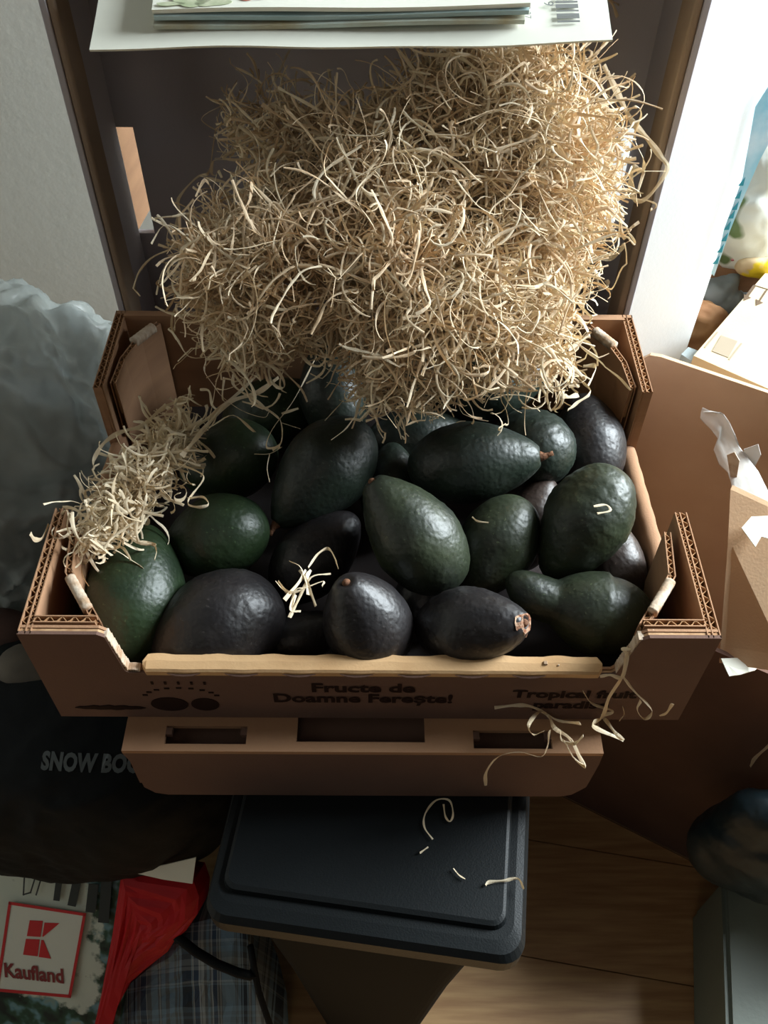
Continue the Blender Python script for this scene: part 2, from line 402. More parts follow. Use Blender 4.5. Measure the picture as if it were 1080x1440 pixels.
# ------------------------------------------------------------------ standing tray behind
st = empty('upright_tray', (0, .3, .005), 'empty cardboard tray standing on its edge behind the heap of wood wool', 'tray')
ZS0, ZS1, YB0, YB1 = .006, .336, .300, .385
bm = bmesh.new()
# back panel with two slots
holed_b = [(-.2, -.183, .108, .199), (.184, .199, .115, .202)]
xs = sorted({-.2, .2, -.183, .184, .199}); zs = sorted({ZS0, ZS1, .108, .199, .115, .202})
for i in range(len(xs)-1):
    for j in range(len(zs)-1):
        cx, cz = (xs[i]+xs[i+1])/2, (zs[j]+zs[j+1])/2
        if any(h[0] < cx < h[1] and h[2] < cz < h[3] for h in holed_b): continue
        box(bm, (xs[i], YB1, zs[j]), (xs[i+1], YB1+.006, zs[j+1]))
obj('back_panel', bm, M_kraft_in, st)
bm = bmesh.new(); slab(bm, [(-.1995, YB1+.007, .106), (-.1935, YB1+.05, .106), (-.1935, YB1+.05, .201), (-.1995, YB1+.007, .201)], (.001, -.0001, 0)); obj('slot_tab', bm, M_kraft, st)
for s in (-1, 1):
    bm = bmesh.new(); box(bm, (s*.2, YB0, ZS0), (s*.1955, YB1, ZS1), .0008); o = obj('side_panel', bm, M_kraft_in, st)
    bm = bmesh.new(); box(bm, (s*.1955, YB0+.0005, ZS0), (s*.190, YB0+.028, ZS1), .002); obj('folded_lip', bm, M_lip, o)
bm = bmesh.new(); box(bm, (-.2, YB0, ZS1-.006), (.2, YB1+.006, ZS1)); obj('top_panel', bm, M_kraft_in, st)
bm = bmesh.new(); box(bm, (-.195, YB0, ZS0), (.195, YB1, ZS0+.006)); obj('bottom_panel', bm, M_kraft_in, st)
# carton holding it up (hidden behind the fruit tray)
sup = empty('support_carton', (0, .3, FLZ), 'plain brown carton standing on the floor behind the bin, under the upright tray', 'carton')
bm = bmesh.new(); box(bm, (-.17, .302, FLZ), (.2, .408, .0055), .002); tp = obj('carton_body', bm, M_kraft_dark, sup)

# ------------------------------------------------------------------ envelope and magazines on top
e0 = at(127, 74, y=.243); e1 = at(861, 60, y=.243)
ex = (e1-e0).normalized(); eu = Vector((0, math.cos(math.radians(17)), math.sin(math.radians(17)))); eu = (eu-ex*eu.dot(ex)).normalized(); en = ex.cross(eu)
EW = (e1-e0).length
def ep(u, v, h=0): return e0+ex*u+eu*v+en*h
env = empty('envelope', ep(EW/2, .05), 'large white envelope with a barcode lying on top of the upright tray', 'envelope')
def sheet(bm, u0, u1, v0, v1, h0, t, nu=20, nv=8, wav=.001, ph=0, rag=0):
    g = []
    for k in (0, 1):
        g.append([[bm.verts.new(ep(u0+(u1-u0)*i/nu, v0+(v1-v0)*j/nv - (0 if j else rag*math.sin(i*.9+ph)), h0+k*t+wav*math.sin(i*.35+ph)*(1-j/nv)+ (wav*.6*math.cos(i*.2) if j == 0 else 0))) for j in range(nv+1)] for i in range(nu+1)])
    a, b = g
    for i in range(nu):
        for j in range(nv):
            bm.faces.new((a[i][j], a[i][j+1], a[i+1][j+1], a[i+1][j])); bm.faces.new((b[i][j], b[i+1][j], b[i+1][j+1], b[i][j+1]))
        bm.faces.new((a[i][0], a[i+1][0], b[i+1][0], b[i][0])); bm.faces.new((a[i][nv], b[i][nv], b[i+1][nv], a[i+1][nv]))
    for j in range(nv):
        bm.faces.new((a[0][j], b[0][j], b[0][j+1], a[0][j+1])); bm.faces.new((a[nu][j], a[nu][j+1], b[nu][j+1], b[nu][j]))
bm = bmesh.new(); sheet(bm, 0, EW, 0, .2, 0, .0012, rag=.0006); obj('envelope_body', bm, M_paper, env)
bm = bmesh.new()
M_grey = mat('grey_ink', srgb(120, 122, 120), .7)
for k, (h, wd) in enumerate(((0, .0012), (.003, .0012), (.0045, .0022), (.0085, .001), (.0112, .003), (.0155, .0012), (.018, .002), (.022, .001), (.025, .002))):
    u = EW-.0295; v = .0135+h
    slab(bm, [ep(u, v, .0025), ep(u+.0125, v, .0025), ep(u+.0125, v+wd, .0025), ep(u, v+wd, .0025)], en*.0002)
obj('barcode', bm, M_grey, env)
text_mesh('lettering', '9', .008, ep(EW-.036, .0285, .002), -eu, ex, M_grey, env, thick=.0006)
text_mesh('lettering', '9068-27', .0055, ep(EW-.0475, .026, .002), -eu, ex, M_grey, env, thick=.0006)
mg_label = ['topmost white magazine with a leaf and pink citrus print on the envelope', 'thin bluish booklet directly under the printed magazine', 'lowest booklet of the stack lying flat on the envelope']
M_mag = [mat('magazine_cover', srgb(246, 246, 232), .45, srgb(240, 240, 226), 3, .02, 60, .4), mat('booklet_cover', srgb(176, 196, 196), .5, srgb(150, 176, 178), 18), mat('booklet_cover_two', srgb(196, 206, 196), .5, srgb(170, 150, 110), 26)]
mag0 = at(213, 56, y=.243); u_m = (mag0-e0).dot(ex)
for k, (u0, u1, v0, h) in enumerate(((u_m+.0005, EW-.0455, .016, .0102), (u_m+.001, EW-.046, .0145, .0066), (u_m, EW-.048, .0125, .0030))):
    bm = bmesh.new(); sheet(bm, u0, u1, v0, .19, h, .0026, wav=.0007, ph=k*1.3)
    mo = empty('magazine', ep((u0+u1)/2, .08, h), mg_label[k], 'magazine'); obj('cover', bm, M_mag[k], mo)
    if k == 0:
        M_leaf = mat('leaf_print', srgb(176, 188, 150), .5, srgb(206, 210, 180), 120); M_cit = mat('citrus_print', srgb(236, 120, 104), .5, srgb(246, 190, 170), 160); M_citin = mat('citrus_inner_print', srgb(244, 200, 186), .5)
        hh = h+.0037
        def blob(cu, cv, ru, rv, m, nm, hh=hh, ph=0):
            bm = bmesh.new(); slab(bm, [ep(cu+ru*math.cos(a)*(1+.15*math.sin(3*a+ph)), cv+rv*math.sin(a)*(1+.12*math.cos(4*a+ph)), hh) for a in [q*PI/14 for q in range(28)]], en*.0002); obj(nm, bm, m, mo)
        blob(u0+.022, .0225, .011, .0055, M_leaf, 'leaf_print'); blob(u0+.033, .0205, .010, .0035, M_leaf, 'leaf_print', ph=2); blob(u0+.010, .0195, .008, .0015, M_leaf, 'leaf_print', ph=1)
        blob(u0+.052, .0275, .0085, .0060, M_cit, 'citrus_print'); blob(u0+.060, .0285, .0100, .0060, M_citin, 'citrus_print', hh+.0002)
        blob(u0+.060, .0285, .0080, .0045, M_cit, 'citrus_print', hh+.0004)

# ------------------------------------------------------------------ avocados
def avo_mat(name, c1, c2, rough=.44):
    m = bpy.data.materials.new(name); m.use_nodes = True; nt = m.node_tree; N = nt.nodes; L = nt.links; b = N['Principled BSDF']
    tc = N.new('ShaderNodeTexCoord')
    n = N.new('ShaderNodeTexNoise'); n.inputs['Scale'].default_value = 28; n.inputs['Detail'].default_value = 5; L.new(tc.outputs['Object'], n.inputs['Vector'])
    r = N.new('ShaderNodeValToRGB'); r.color_ramp.elements[0].position = .35; r.color_ramp.elements[1].position = .7
    r.color_ramp.elements[0].color = c1; r.color_ramp.elements[1].color = c2; L.new(n.outputs[0], r.inputs[0])
    sp = N.new('ShaderNodeTexNoise'); sp.inputs['Scale'].default_value = 420; sp.inputs['Detail'].default_value = 2; L.new(tc.outputs['Object'], sp.inputs['Vector'])
    sr = N.new('ShaderNodeValToRGB'); sr.color_ramp.elements[0].position = .66; sr.color_ramp.elements[1].position = .74; sr.color_ramp.elements[0].color = (0, 0, 0, 1); sr.color_ramp.elements[1].color = (1, 1, 1, 1); L.new(sp.outputs[0], sr.inputs[0])
    mx = N.new('ShaderNodeMix'); mx.data_type = 'RGBA'; L.new(sr.outputs[0], mx.inputs[0]); L.new(r.outputs[0], mx.inputs[6])
    mx.inputs[7].default_value = tuple(min(1, q*1.8+.012) for q in c2[:3])+(1,); L.new(mx.outputs[2], b.inputs['Base Color'])
    v = N.new('ShaderNodeTexVoronoi'); v.inputs['Scale'].default_value = 330; v.feature = 'SMOOTH_F1'; L.new(tc.outputs['Object'], v.inputs['Vector'])
    n2 = N.new('ShaderNodeTexNoise'); n2.inputs['Scale'].default_value = 240; n2.inputs['Detail'].default_value = 6; L.new(tc.outputs['Object'], n2.inputs['Vector'])
    ad = N.new('ShaderNodeMath'); ad.operation = 'ADD'; L.new(v.outputs['Distance'], ad.inputs[0]); L.new(n2.outputs[0], ad.inputs[1])
    bp = N.new('ShaderNodeBump'); bp.inputs['Strength'].default_value = .4; bp.inputs['Distance'].default_value = .0008; L.new(ad.outputs[0], bp.inputs['Height']); L.new(bp.outputs[0], b.inputs['Normal'])
    b.inputs['Roughness'].default_value = rough; b.inputs['Specular IOR Level'].default_value = .55
    return m
G = avo_mat('green_avocado_skin', srgb(28, 42, 27), srgb(42, 60, 34))
G2 = avo_mat('olive_avocado_skin', srgb(32, 38, 29), srgb(52, 60, 40))
K = avo_mat('black_avocado_skin', srgb(24, 22, 24), srgb(40, 36, 36))
KG = avo_mat('dark_green_avocado_skin', srgb(22, 31, 27), srgb(36, 46, 36))
BRN = avo_mat('brown_avocado_skin', srgb(44, 34, 30), srgb(64, 50, 42))
def avocado(cx, cy, t, Wp, Lp, ang, tilt, m, label, neck=.55, stem=None, bend=0, wart=.0005, seed=0, roundness=1.0):
    d = FW+RT*((cx-540)/FPX)-UP*((cy-720)/FPX); c = CAM+d*t; s = t/FPX
    a = math.radians(ang); ti = math.radians(tilt); dn = d.normalized()
    ax = ((RT*math.cos(a)+UP*math.sin(a))*math.cos(ti)-dn*math.sin(ti)).normalized()
    u = ax.cross(dn).normalized(); v = ax.cross(u).normalized()
    r = Wp*s/2; h = Lp*s/2; NS, NR = 56, 56
    root = empty('avocado', c, label, 'avocado')
    def prof(q):      # q in 0..1 from fat end to stem end ; position along axis and radius
        th = PI*q; x = -math.cos(th)
        rr = math.sin(th)**.94
        if neck < .4:      # long-necked fruit: round belly blended into a blunt neck
            rb = math.sqrt(max(0, 1-((x+.33)/.67)**2)); rn = .57*math.sqrt(max(0, 1-(max(0, x-.55)/.45)**2)) if x > -.3 else 0
            return x, (rb**2.6+rn**2.6)**(1/2.6)
        nk = 1-(1-neck)*max(0, (x+.15)/1.15)**1.25      # taper to the stem
        return x, rr*nk
    mx_ = max(prof(i/60)[1] for i in range(61)); vs = []; fs = []
    for i in range(NS+1):
        x, rr = prof(i/NS); rr = rr/mx_
        for k in range(NR):
            ph = 2*PI*k/NR
            p = c+ax*(x*h)+(u*math.cos(ph)+v*math.sin(ph))*rr*r + u*bend*h*max(0, x+.2)**2
            if rr > .02:
                q = (p-c)*1.0+Vector((seed*3.1, seed*1.7, seed))
                e = noise.noise(q*38)*.0012+noise.noise(q*210)*wart+abs(noise.noise(q*420))*wart*.9
                p = p+(p-(c+ax*x*h)).normalized()*e
            if stem and x > .93: p = p-ax*((x-.93)/.07)**2*.0035
            vs.append(p)
    for i in range(NS):
        for k in range(NR): fs.append((i*NR+k, i*NR+(k+1) % NR, (i+1)*NR+(k+1) % NR, (i+1)*NR+k))
    pyobj('skin', vs, fs, m, root, smooth=True)
    tip = c+ax*h+u*bend*h*1.44
    if stem == 'nub':
        bm = bmesh.new(); e2 = (ax+u*.25).normalized()
        tube(bm, [tip-ax*.005, tip-ax*.002, tip+ax*.001, tip+e2*.004, tip+e2*.0065], [.0036, .0036, .0022, .0015, .0018], 10); obj('stem', bm, M_stem, root, smooth=True)
    elif stem == 'scar':
        bm = bmesh.new(); b0 = tip-ax*.0035; R1 = []
        for rad, hh in ((.0016, -.0010), (.0034, .0002), (.0048, .0018), (.0062, .0014), (.0084, -.0010)):
            R1.append([bm.verts.new(b0+ax*(hh+random.uniform(-.0003, .0003))+(u*math.cos(k*PI/8)+v*math.sin(k*PI/8))*rad*random.uniform(.85, 1.15)) for k in range(16)])
        for a_, b_ in zip(R1, R1[1:]):
            for k in range(16): bm.faces.new((a_[k], a_[(k+1) % 16], b_[(k+1) % 16], b_[k]))
        bm.faces.new(R1[0])
        sc = obj('stem_scar', bm, M_scar, root)
        bm = bmesh.new(); bmesh.ops.create_icosphere(bm, subdivisions=2, radius=.0026, matrix=Matrix.Translation(b0+ax*.0002)); obj('scar_core', bm, M_stem, sc, smooth=True)
    elif stem == 'dot':
        bm = bmesh.new(); bmesh.ops.create_icosphere(bm, subdivisions=2, radius=.0028, matrix=Matrix.Translation(tip-ax*.0035)); obj('stem', bm, M_stem, root, smooth=True)
    return root
AV = [
 (190, 838, .597, 146, 208, 80, -15, G, 'big dark green avocado in the front left corner of the tray', .72, None, 0),
 (306, 888, .586, 160, 200, 215, 10, K, 'blackish round avocado in the front row beside the corner one', .78, None, 0),
 (303, 757, .623, 120, 160, 200, -20, G, 'green avocado in second row beside the wood wool tuft', .75, None, 0),
 (320, 648, .663, 112, 150, 200, -20, G, 'smooth green avocado near the left wall under loose strands', .8, None, 0),
 (451, 668, .634, 126, 196, 228, 12, KG, 'dark avocado on top with its small brown stem pointing down left', .5, 'nub', 0),
 (580, 750, .589, 128, 200, 128, 10, G2, 'shiny green pebbled avocado on top at the tray centre', .55, 'dot', 0),
 (515, 872, .568, 128, 175, 118, 42, K, 'black avocado in the front row with a brown stem facing up', .6, 'dot', 0),
 (664, 880, .564, 112, 178, 3, 34, K, 'black avocado in the front row with a pale round stem scar', .68, 'scar', 0),
 (814, 858, .589, 118, 218, 168, 0, G2, 'pear shaped avocado with a long neck in the front right corner', .34, None, -.12),
 (697, 770, .615, 110, 160, 240, 0, G2, 'mid green avocado leaning behind the pale scarred one', .7, None, 0),
 (820, 738, .605, 122, 185, 238, -8, G2, 'knobbly olive green avocado along the right wall of the tray', .62, None, 0),
 (668, 650, .633, 118, 192, 5, 12, KG, 'long blackish avocado lying sideways on top, stem toward the right', .62, 'nub', 0),
 (748, 628, .664, 106, 130, 150, -40, KG, 'bumpy avocado peeking out behind the long sideways one', .8, None, 0),
 (828, 622, .685, 100, 148, 100, -20, K, 'dark avocado against the back right corner of the tray', .75, None, 0),
 (600, 618, .693, 96, 170, 5, 0, KG, 'dark green avocado below the wood wool behind the long sideways one', .6, None, 0),
 (468, 552, .699, 96, 150, 100, 0, KG, 'dark teal avocado in the shadow under the wood wool', .75, None, 0),
 (445, 782, .625, 104, 160, 45, 0, K, 'purplish black avocado deep in the middle, behind a wood wool wisp', .7, None, 0),
 (552, 692, .666, 90, 140, 90, 0, KG, 'barely visible avocado deep between the two central top ones', .7, None, 0),
 (748, 735, .654, 86, 140, 70, 0, BRN, 'brownish avocado deep between the mid green and the knobbly ones', .7, None, 0),
 (866, 800, .627, 88, 126, 90, 0, BRN, 'brown avocado end low beside the right wall of the tray', .7, None, 0),
 (424, 897, .598, 78, 128, 20, 0, K, 'dark avocado in the gap between the two round black front ones', .7, None, 0),
 (600, 838, .619, 84, 140, 60, 0, K, 'dark avocado low between the two stemmed black front ones', .7, None, 0),
 (385, 578, .723, 96, 150, 20, 0, G, 'green avocado half hidden under the left side of the heap', .7, None, 0),
 (700, 540, .689, 96, 150, 20, 0, KG, 'dark avocado mostly buried under the right part of the heap', .7, None, 0),
 (575, 530, .711, 96, 150, 160, 0, KG, 'dark avocado buried under the middle of the heap', .7, None, 0),
]
WARTS = {5: .0005, 10: .0009, 12: .0010, 6: .0004, 7: .0005, 1: .0005}
for i, a in enumerate(AV):
    cx, cy, t, Wp, Lp, ang, tilt, m, lab, nk, stm, bnd = a
    avocado(cx, cy, t, Wp, Lp, ang, tilt, m, lab, nk, stm, bnd, WARTS.get(i, .00025), i+1)

# ------------------------------------------------------------------ wood wool
class Ribbons:
    def __init__(s): s.v = []; s.f = []
    def add(s, pts, w_, tw0=None, twr=.25):
        n = len(pts); base = len(s.v); tw = random.uniform(0, 2*PI) if tw0 is None else tw0; side = None
        for i, p in enumerate(pts):
            t = (pts[min(i+1, n-1)]-pts[max(i-1, 0)])
            t = t.normalized() if t.length > 1e-9 else Vector((0, 0, 1))
            if side is None: side = t.orthogonal().normalized(); side.rotate(Matrix.Rotation(tw, 3, t))
            side = side-t*side.dot(t)
            side = side.normalized() if side.length > 1e-6 else t.orthogonal().normalized()
            side.rotate(Matrix.Rotation(random.uniform(-twr, twr), 3, t))
            nn = t.cross(side); ww = w_*.5*(.8+.2*math.sin(i*.9+tw)); th = .00022
            s.v += [p-side*ww, p+nn*th, p+side*ww, p-nn*th]
            if i:
                a = base+4*(i-1); b = base+4*i
                for k in range(4): s.f.append((a+k, a+(k+1) % 4, b+(k+1) % 4, b+k))
        s.f.append((base+3, base+2, base+1, base)); e = base+4*(n-1); s.f.append((e, e+1, e+2, e+3))
    def build(s, name, m, parent=None): return pyobj(name, s.v, s.f, m, parent)
def walk(p, d, L, step, curl, kink=.08, axis=None):
    pts = [p.copy()]; ax = Vector(rng.normal(size=3)).normalized() if axis is None else axis; k = curl*random.uniform(.3, 1)
    for i in range(int(L/step)):
        if random.random() < kink:
            d = (d+Vector(rng.normal(size=3))*.8).normalized(); ax = Vector(rng.normal(size=3)).normalized(); k = curl*random.uniform(.1, 1.1)
        d = d.copy(); d.rotate(Matrix.Rotation(k*step, 3, ax)); d = (d+Vector(rng.normal(size=3))*.06).normalized()
        p = p+d*step; pts.append(p.copy())
    return pts
def inside(x, y, poly):
    c = False; j = len(poly)-1
    for i in range(len(poly)):
        xi, yi = poly[i]; xj, yj = poly[j]
        if (yi > y) != (yj > y) and x < (xj-xi)*(y-yi)/(yj-yi)+xi: c = not c
        j = i
    return c
def edge_dist(x, y, poly):
    m_ = 1e9
    for i in range(len(poly)):
        a = Vector(poly[i]); b = Vector(poly[(i+1) % len(poly)]); p = Vector((x, y)); t = max(0, min(1, (p-a).dot(b-a)/(b-a).length_squared)); m_ = min(m_, (p-a-(b-a)*t).length)
    return m_
# the heap lies on a slope that climbs from the fruit to the upright tray
N_H = Vector((0, -.80, 1)).normalized(); P_H = at(540, 590, z=.115); C_H = P_H.dot(N_H)
hu = Vector((1, 0, 0)); hv = N_H.cross(hu).normalized()
def hp(px, py): q = at(px, py, n=N_H, c=C_H)-P_H; return (q.dot(hu), q.dot(hv))
outline_px = [(262, 410), (268, 350), (318, 305), (372, 300), (372, 262), (335, 225), (318, 165), (375, 140), (470, 172), (560, 165), (600, 105), (690, 82), (770, 105), (832, 185), (852, 240), (845, 315), (825, 370), (798, 420), (785, 470), (800, 520), (762, 548), (700, 535), (640, 560), (565, 582), (512, 560), (490, 505), (440, 480), (395, 500), (360, 520), (315, 500), (290, 450)]
outline = [hp(*q) for q in outline_px]
bx0, bx1 = min(p[0] for p in outline), max(p[0] for p in outline); by0, by1 = min(p[1] for p in outline), max(p[1] for p in outline)
# lobes (plane coordinates, radius, extra height)
lobes = [(hp(710, 220), .085, .050), (hp(350, 400), .055, .035), (hp(530, 400), .06, .040), (hp(660, 480), .06, .030), (hp(520, 260), .045, .018), (hp(390, 180), .03, .01)]
dent = hp(415, 305)
def height(u, v):
    e = edge_dist(u, v, outline); h = .030*math.sqrt(min(1, e/.035))
    for (c_, r_, hh) in lobes: h += hh*math.exp(-(((u-c_[0])**2+(v-c_[1])**2)/r_**2)*1.6)*min(1, e/.02)
    h -= .035*math.exp(-((u-dent[0])**2+(v-dent[1])**2)/.022**2)
    h += .010*noise.noise(Vector((u*26, v*26, 0)))
    return max(h, .004)
heap = empty('wood_wool_heap', P_H+N_H*.01+Vector((0, .05, 0)), 'large tangled heap of pale wood wool lying over the back avocados', 'wood wool', kind='stuff')
pts_s = []; thin1 = hp(365, 165); thin2 = hp(520, 150)
while len(pts_s) < 6200:
    u, v = random.uniform(bx0, bx1), random.uniform(by0, by1)
    dm = min(1, .25+math.hypot(u-thin1[0], v-thin1[1])/.085)*min(1, .15+math.hypot(u-thin2[0], v-thin2[1])/.05)
    if random.random() > dm: continue
    if inside(u, v, outline): pts_s.append((u, v, edge_dist(u, v, outline)))
Rb = Ribbons(); Rb2 = Ribbons()
YMAX = .378
for i, (u, v, e) in enumerate(pts_s):
    h = height(u, v)*(.45+.55*min(1, math.hypot(u-thin1[0], v-thin1[1])/.09)); lay = random.random()**2.2
    hh = h*(1-lay*.85)
    p = P_H+hu*u+hv*v+N_H*hh
    if p.y > YMAX: p.y = YMAX-random.random()*.01
    d = Vector(rng.normal(size=3)); d = (d-N_H*d.dot(N_H)*.75).normalized()
    L_ = random.uniform(.03, .10) if e > .012 else random.uniform(.02, .05)
    pts = walk(p-d*L_*.25, d, L_, .0036, random.uniform(30, 170), .07)
    # pull strays back to the heap
    out = []
    for q in pts:
        r_ = q-P_H; qu, qv, qh = r_.dot(hu), r_.dot(hv), r_.dot(N_H)
        if not inside(qu, qv, outline) and e > .008 and edge_dist(qu, qv, outline) > .012: break
        if qh > h+.012: q = q-N_H*(qh-h-.012)*.8
        if q.y > YMAX: q = Vector((q.x, YMAX-.001, q.z))
        out.append(q)
    if len(out) > 3:
        (Rb if random.random() < .62 else Rb2).add(out, random.uniform(.0010, .0024))
# springy loops standing off the rim
for i in range(210):
    k = random.randrange(len(outline)); a = Vector(outline[k]).lerp(Vector(outline[(k+1) % len(outline)]), random.random())
    p = P_H+hu*a[0]+hv*a[1]+N_H*random.uniform(.002, .03)
    d = Vector(rng.normal(size=3)); d = (d-N_H*d.dot(N_H)*.6+(P_H+hu*.02+hv*.06-p)*1.5).normalized()
    pts = [q for q in walk(p, d, random.uniform(.03, .07), .0033, 170, .10) if q.y < YMAX]
    if len(pts) > 3: Rb2.add(pts, random.uniform(.0014, .0024))
o = Rb.build('tan_strands', M_straw, heap); tag(o, kind='stuff')
o = Rb2.build('cream_strands', M_straw2, heap); tag(o, kind='stuff')

# tuft at the left wall of the tray
def tuft(name, ctr_px, z, n, sx, L, ang, label, mats=(M_straw2,)):
    c = at(*ctr_px, z=z); root = empty(name, c, label, 'wood wool', kind='stuff'); rb = Ribbons()
    return c, root, rb
c, root, rb = tuft('wood_wool_tuft', (190, 665), .085, 0, 0, 0, 0, 'small cream tuft of wood wool caught on the left tray wall')
spine = [at(128, 762, z=.090), at(158, 715, z=.095), at(190, 682, z=.097), (at(222, 655, z=.097)), at(240, 620, z=.092), at(262, 598, z=.09)]
sp = catmull(spine, 8)
for i in range(620):
    q = random.choice(sp); k = sp.index(q)/len(sp); rad = .0155*(math.sin(PI*min(1, k*.85+.18))+.15)
    p = q+Vector(rng.normal(size=3))*rad*.42; d = Vector(rng.normal(size=3)).normalized()
    pts = [x for x in walk(p, d, random.uniform(.015, .045), .003, 190, .1)]
    pts = [x if x.z > .054 else Vector((x.x, x.y, .054+random.random()*.004)) for x in pts]
    rb.add(pts, random.uniform(.0015, .0026))
tag(rb.build('strands', M_straw2, root), kind='stuff')

def strand(px, surf, label, w_=.0022, k=5, m=M_straw2, seeds=None, name='wood_wool_strand', group=None):
    """single strands, given by where they run over a surface; surf gives the world point for each pixel"""
    first = surf(*px[0][0]).copy(); root = None
    if len(px) > 1: root = empty(name, first)
    for line in px:
        rb = Ribbons(); rb.add(catmull([surf(x, y) for x, y in line], k), w_*random.uniform(1.1, 1.4), twr=.12)
        if root: rb.build('strand', m, root)
        else:
            rb.v = [v-first for v in rb.v]; root = rb.build(name, m); root.location = first
            break
    return tag(root, label, 'wood wool', group)
cr = lambda L, x0, y0, s: [(x0+a*s, y0+b*s) for a, b in L]
s6 = 460/1080
def on_front(x, y):
    p = at(x, y, y=-.0035)
    if p.z < .002: p = at(x, y, y=-.027)
    return p
F6 = lambda L: cr(L, 620, 700, s6)
strand([F6([(177, 693), (250, 685), (300, 690), (355, 720), (375, 760), (430, 800), (470, 885)]), F6([(340, 770), (305, 782), (290, 750), (330, 705), (385, 735), (460, 745)])], on_front, 'forked cream strand hanging in front of the tray lettering at right')
strand([F6([(148, 950), (150, 905), (190, 855), (260, 840), (330, 855), (352, 820), (358, 770)])], lambda x, y: at(x, y, y=-.028), 'long pale strand trailing down the front of the flat carton')
strand([F6([(395, 770), (400, 800), (440, 812), (470, 785)]), F6([(430, 800), (478, 885), (440, 860), (405, 800)])], lambda x, y: at(x, y, y=-.031), 'short doubled loop of wood wool by the right slot of the flat carton')
strand([F6([(470, 640), (500, 680), (570, 705), (530, 720), (545, 735), (575, 775), (603, 800)]), F6([(603, 800), (515, 762), (500, 745), (520, 732)])], on_front, 'zigzag strand below the right end of the rolled flap')
def drape(x, y):
    if y < 520*s6+700+20: return at(x, y, z=.103 if y < 930 else .066)
    return at(x, y, y=-.004)
def over_corner(x, y):
    # goes from the top of the front right post down over the notch and the front face
    t_ = min(1, max(0, (y-895)/55)); return at(x, y, y=.006-.011*t_) 
strand([F6([(705, 435), (680, 455), (650, 485), (615, 520), (598, 590), (555, 660), (535, 720), (505, 750), (520, 735)])], over_corner, 'curly strand climbing over the notch of the front right post', .0026)
strand([F6([(600, 590), (640, 640), (690, 690), (695, 715), (670, 730), (648, 700), (660, 670)]), F6([(525, 590), (560, 585), (600, 592), (615, 520), (598, 500), (630, 500)])], over_corner, 'knotted loop of wood wool on the right end of the tray front', .0022)
strand([F6([(765, 680), (745, 710), (722, 720)]), F6([(600, 690), (605, 715), (590, 735)])], lambda x, y: at(x, y, y=-.003), 'tiny curl of wood wool at the lower right corner of the tray', .0018)
c8 = lambda L: cr(L, 280, 900, 580/1080)
LZ = -.0672
lidz = lambda x, y: at(x, y, z=LZ)
strand([c8([(640, 430), (645, 462), (657, 475), (665, 455), (655, 420), (620, 420), (592, 455), (590, 490), (612, 522)]), c8([(600, 542), (578, 558)])], lidz, 'looped strand on the black bin lid just below the carton', .0013)
strand([c8([(666, 598), (680, 615), (697, 626)])], lidz, 'tiny wood shaving on the middle of the black bin lid', .0011)
strand([c8([(750, 642), (760, 634), (800, 630), (835, 625), (850, 652)])], lidz, 'bent cream shaving near the right front corner of the bin lid', .0022)
strand([[(835, 712), (852, 710), (858, 718), (840, 722)]], lambda x, y: at(x, y, z=.108), 'tiny bent shaving on the knobbly olive avocado', .0013)
strand([[(664, 727), (672, 733), (687, 735)]], lambda x, y: at(x, y, z=.088), 'tiny shaving on the mid green avocado', .0013)
strand([[(1055, 1078), (1062, 1066), (1085, 1045)]], lambda x, y: at(x, y, n=Vector((.482, .875, 0)), c=.244), 'single strand on the dark side of the big open box', .0028)
# wisp on the central front avocados
wz = lambda x, y: at(x, y, z=.088)
cz = lambda L: cr(L, 240, 520, 380/1080)
W_ = [[(420, 845), (450, 880), (480, 895)], [(550, 790), (590, 735), (630, 715), (655, 750), (670, 795)], [(515, 800), (545, 850), (580, 945)], [(455, 920), (520, 840), (540, 800)], [(475, 990), (510, 920), (560, 830), (640, 815)], [(480, 950), (500, 880), (540, 870), (610, 845), (605, 865)], [(520, 965), (480, 960), (500, 900)], [(430, 845), (470, 890), (530, 880)], [(475, 765), (520, 790), (545, 860)], [(560, 800), (545, 830), (550, 900)]]
strand([cz(l) for l in W_], lambda x, y: wz(x, y), 'spiky wisp of wood wool between the front black avocados', .0020)
# loose strands linking heap and tuft
c3 = lambda L: cr(L, 0, 420, 460/1080)
hz = lambda x, y: at(x, y, z=.108)
strand([c3(l) for l in ([(650, 120), (665, 165), (680, 200), (675, 240), (705, 285), (735, 325), (800, 370), (870, 392), (888, 375)], [(740, 260), (735, 330), (760, 345)], [(770, 250), (775, 290), (850, 340), (885, 370)], [(660, 300), (690, 305), (700, 350), (720, 370)])], hz, 'long strand looping from the heap toward the left tray wall', .0018)
strand([c3(l) for l in ([(620, 430), (680, 400), (740, 350), (800, 300), (850, 250)], [(640, 440), (700, 420), (770, 385), (840, 440)], [(600, 520), (640, 470), (700, 400), (760, 340), (850, 310), (920, 260)])], hz, 'bundle of long strands bridging the tuft and the heap', .0028)
strand([c3(l) for l in ([(1045, 190), (1000, 280), (960, 350), (900, 430), (880, 490), (925, 490)], [(840, 513), (890, 512), (930, 490)], [(890, 515), (882, 560), (890, 605)], [(930, 380), (985, 362)], [(930, 410), (992, 430)], [(880, 360), (925, 400), (930, 470), (900, 500)], [(800, 340), (870, 360), (920, 395)])], lambda x, y: at(x, y, z=.104), 'thin branching strand hanging onto the smooth green avocado', .0019)
strand([c3(l) for l in ([(590, 545), (660, 575), (670, 600), (620, 670), (650, 688), (688, 680), (670, 655), (620, 660)], [(440, 740), (370, 790), (340, 830)], [(300, 795), (370, 848)])], lambda x, y: at(x, y, z=.105), 'two curled strands at the edge of the left tuft', .0025)
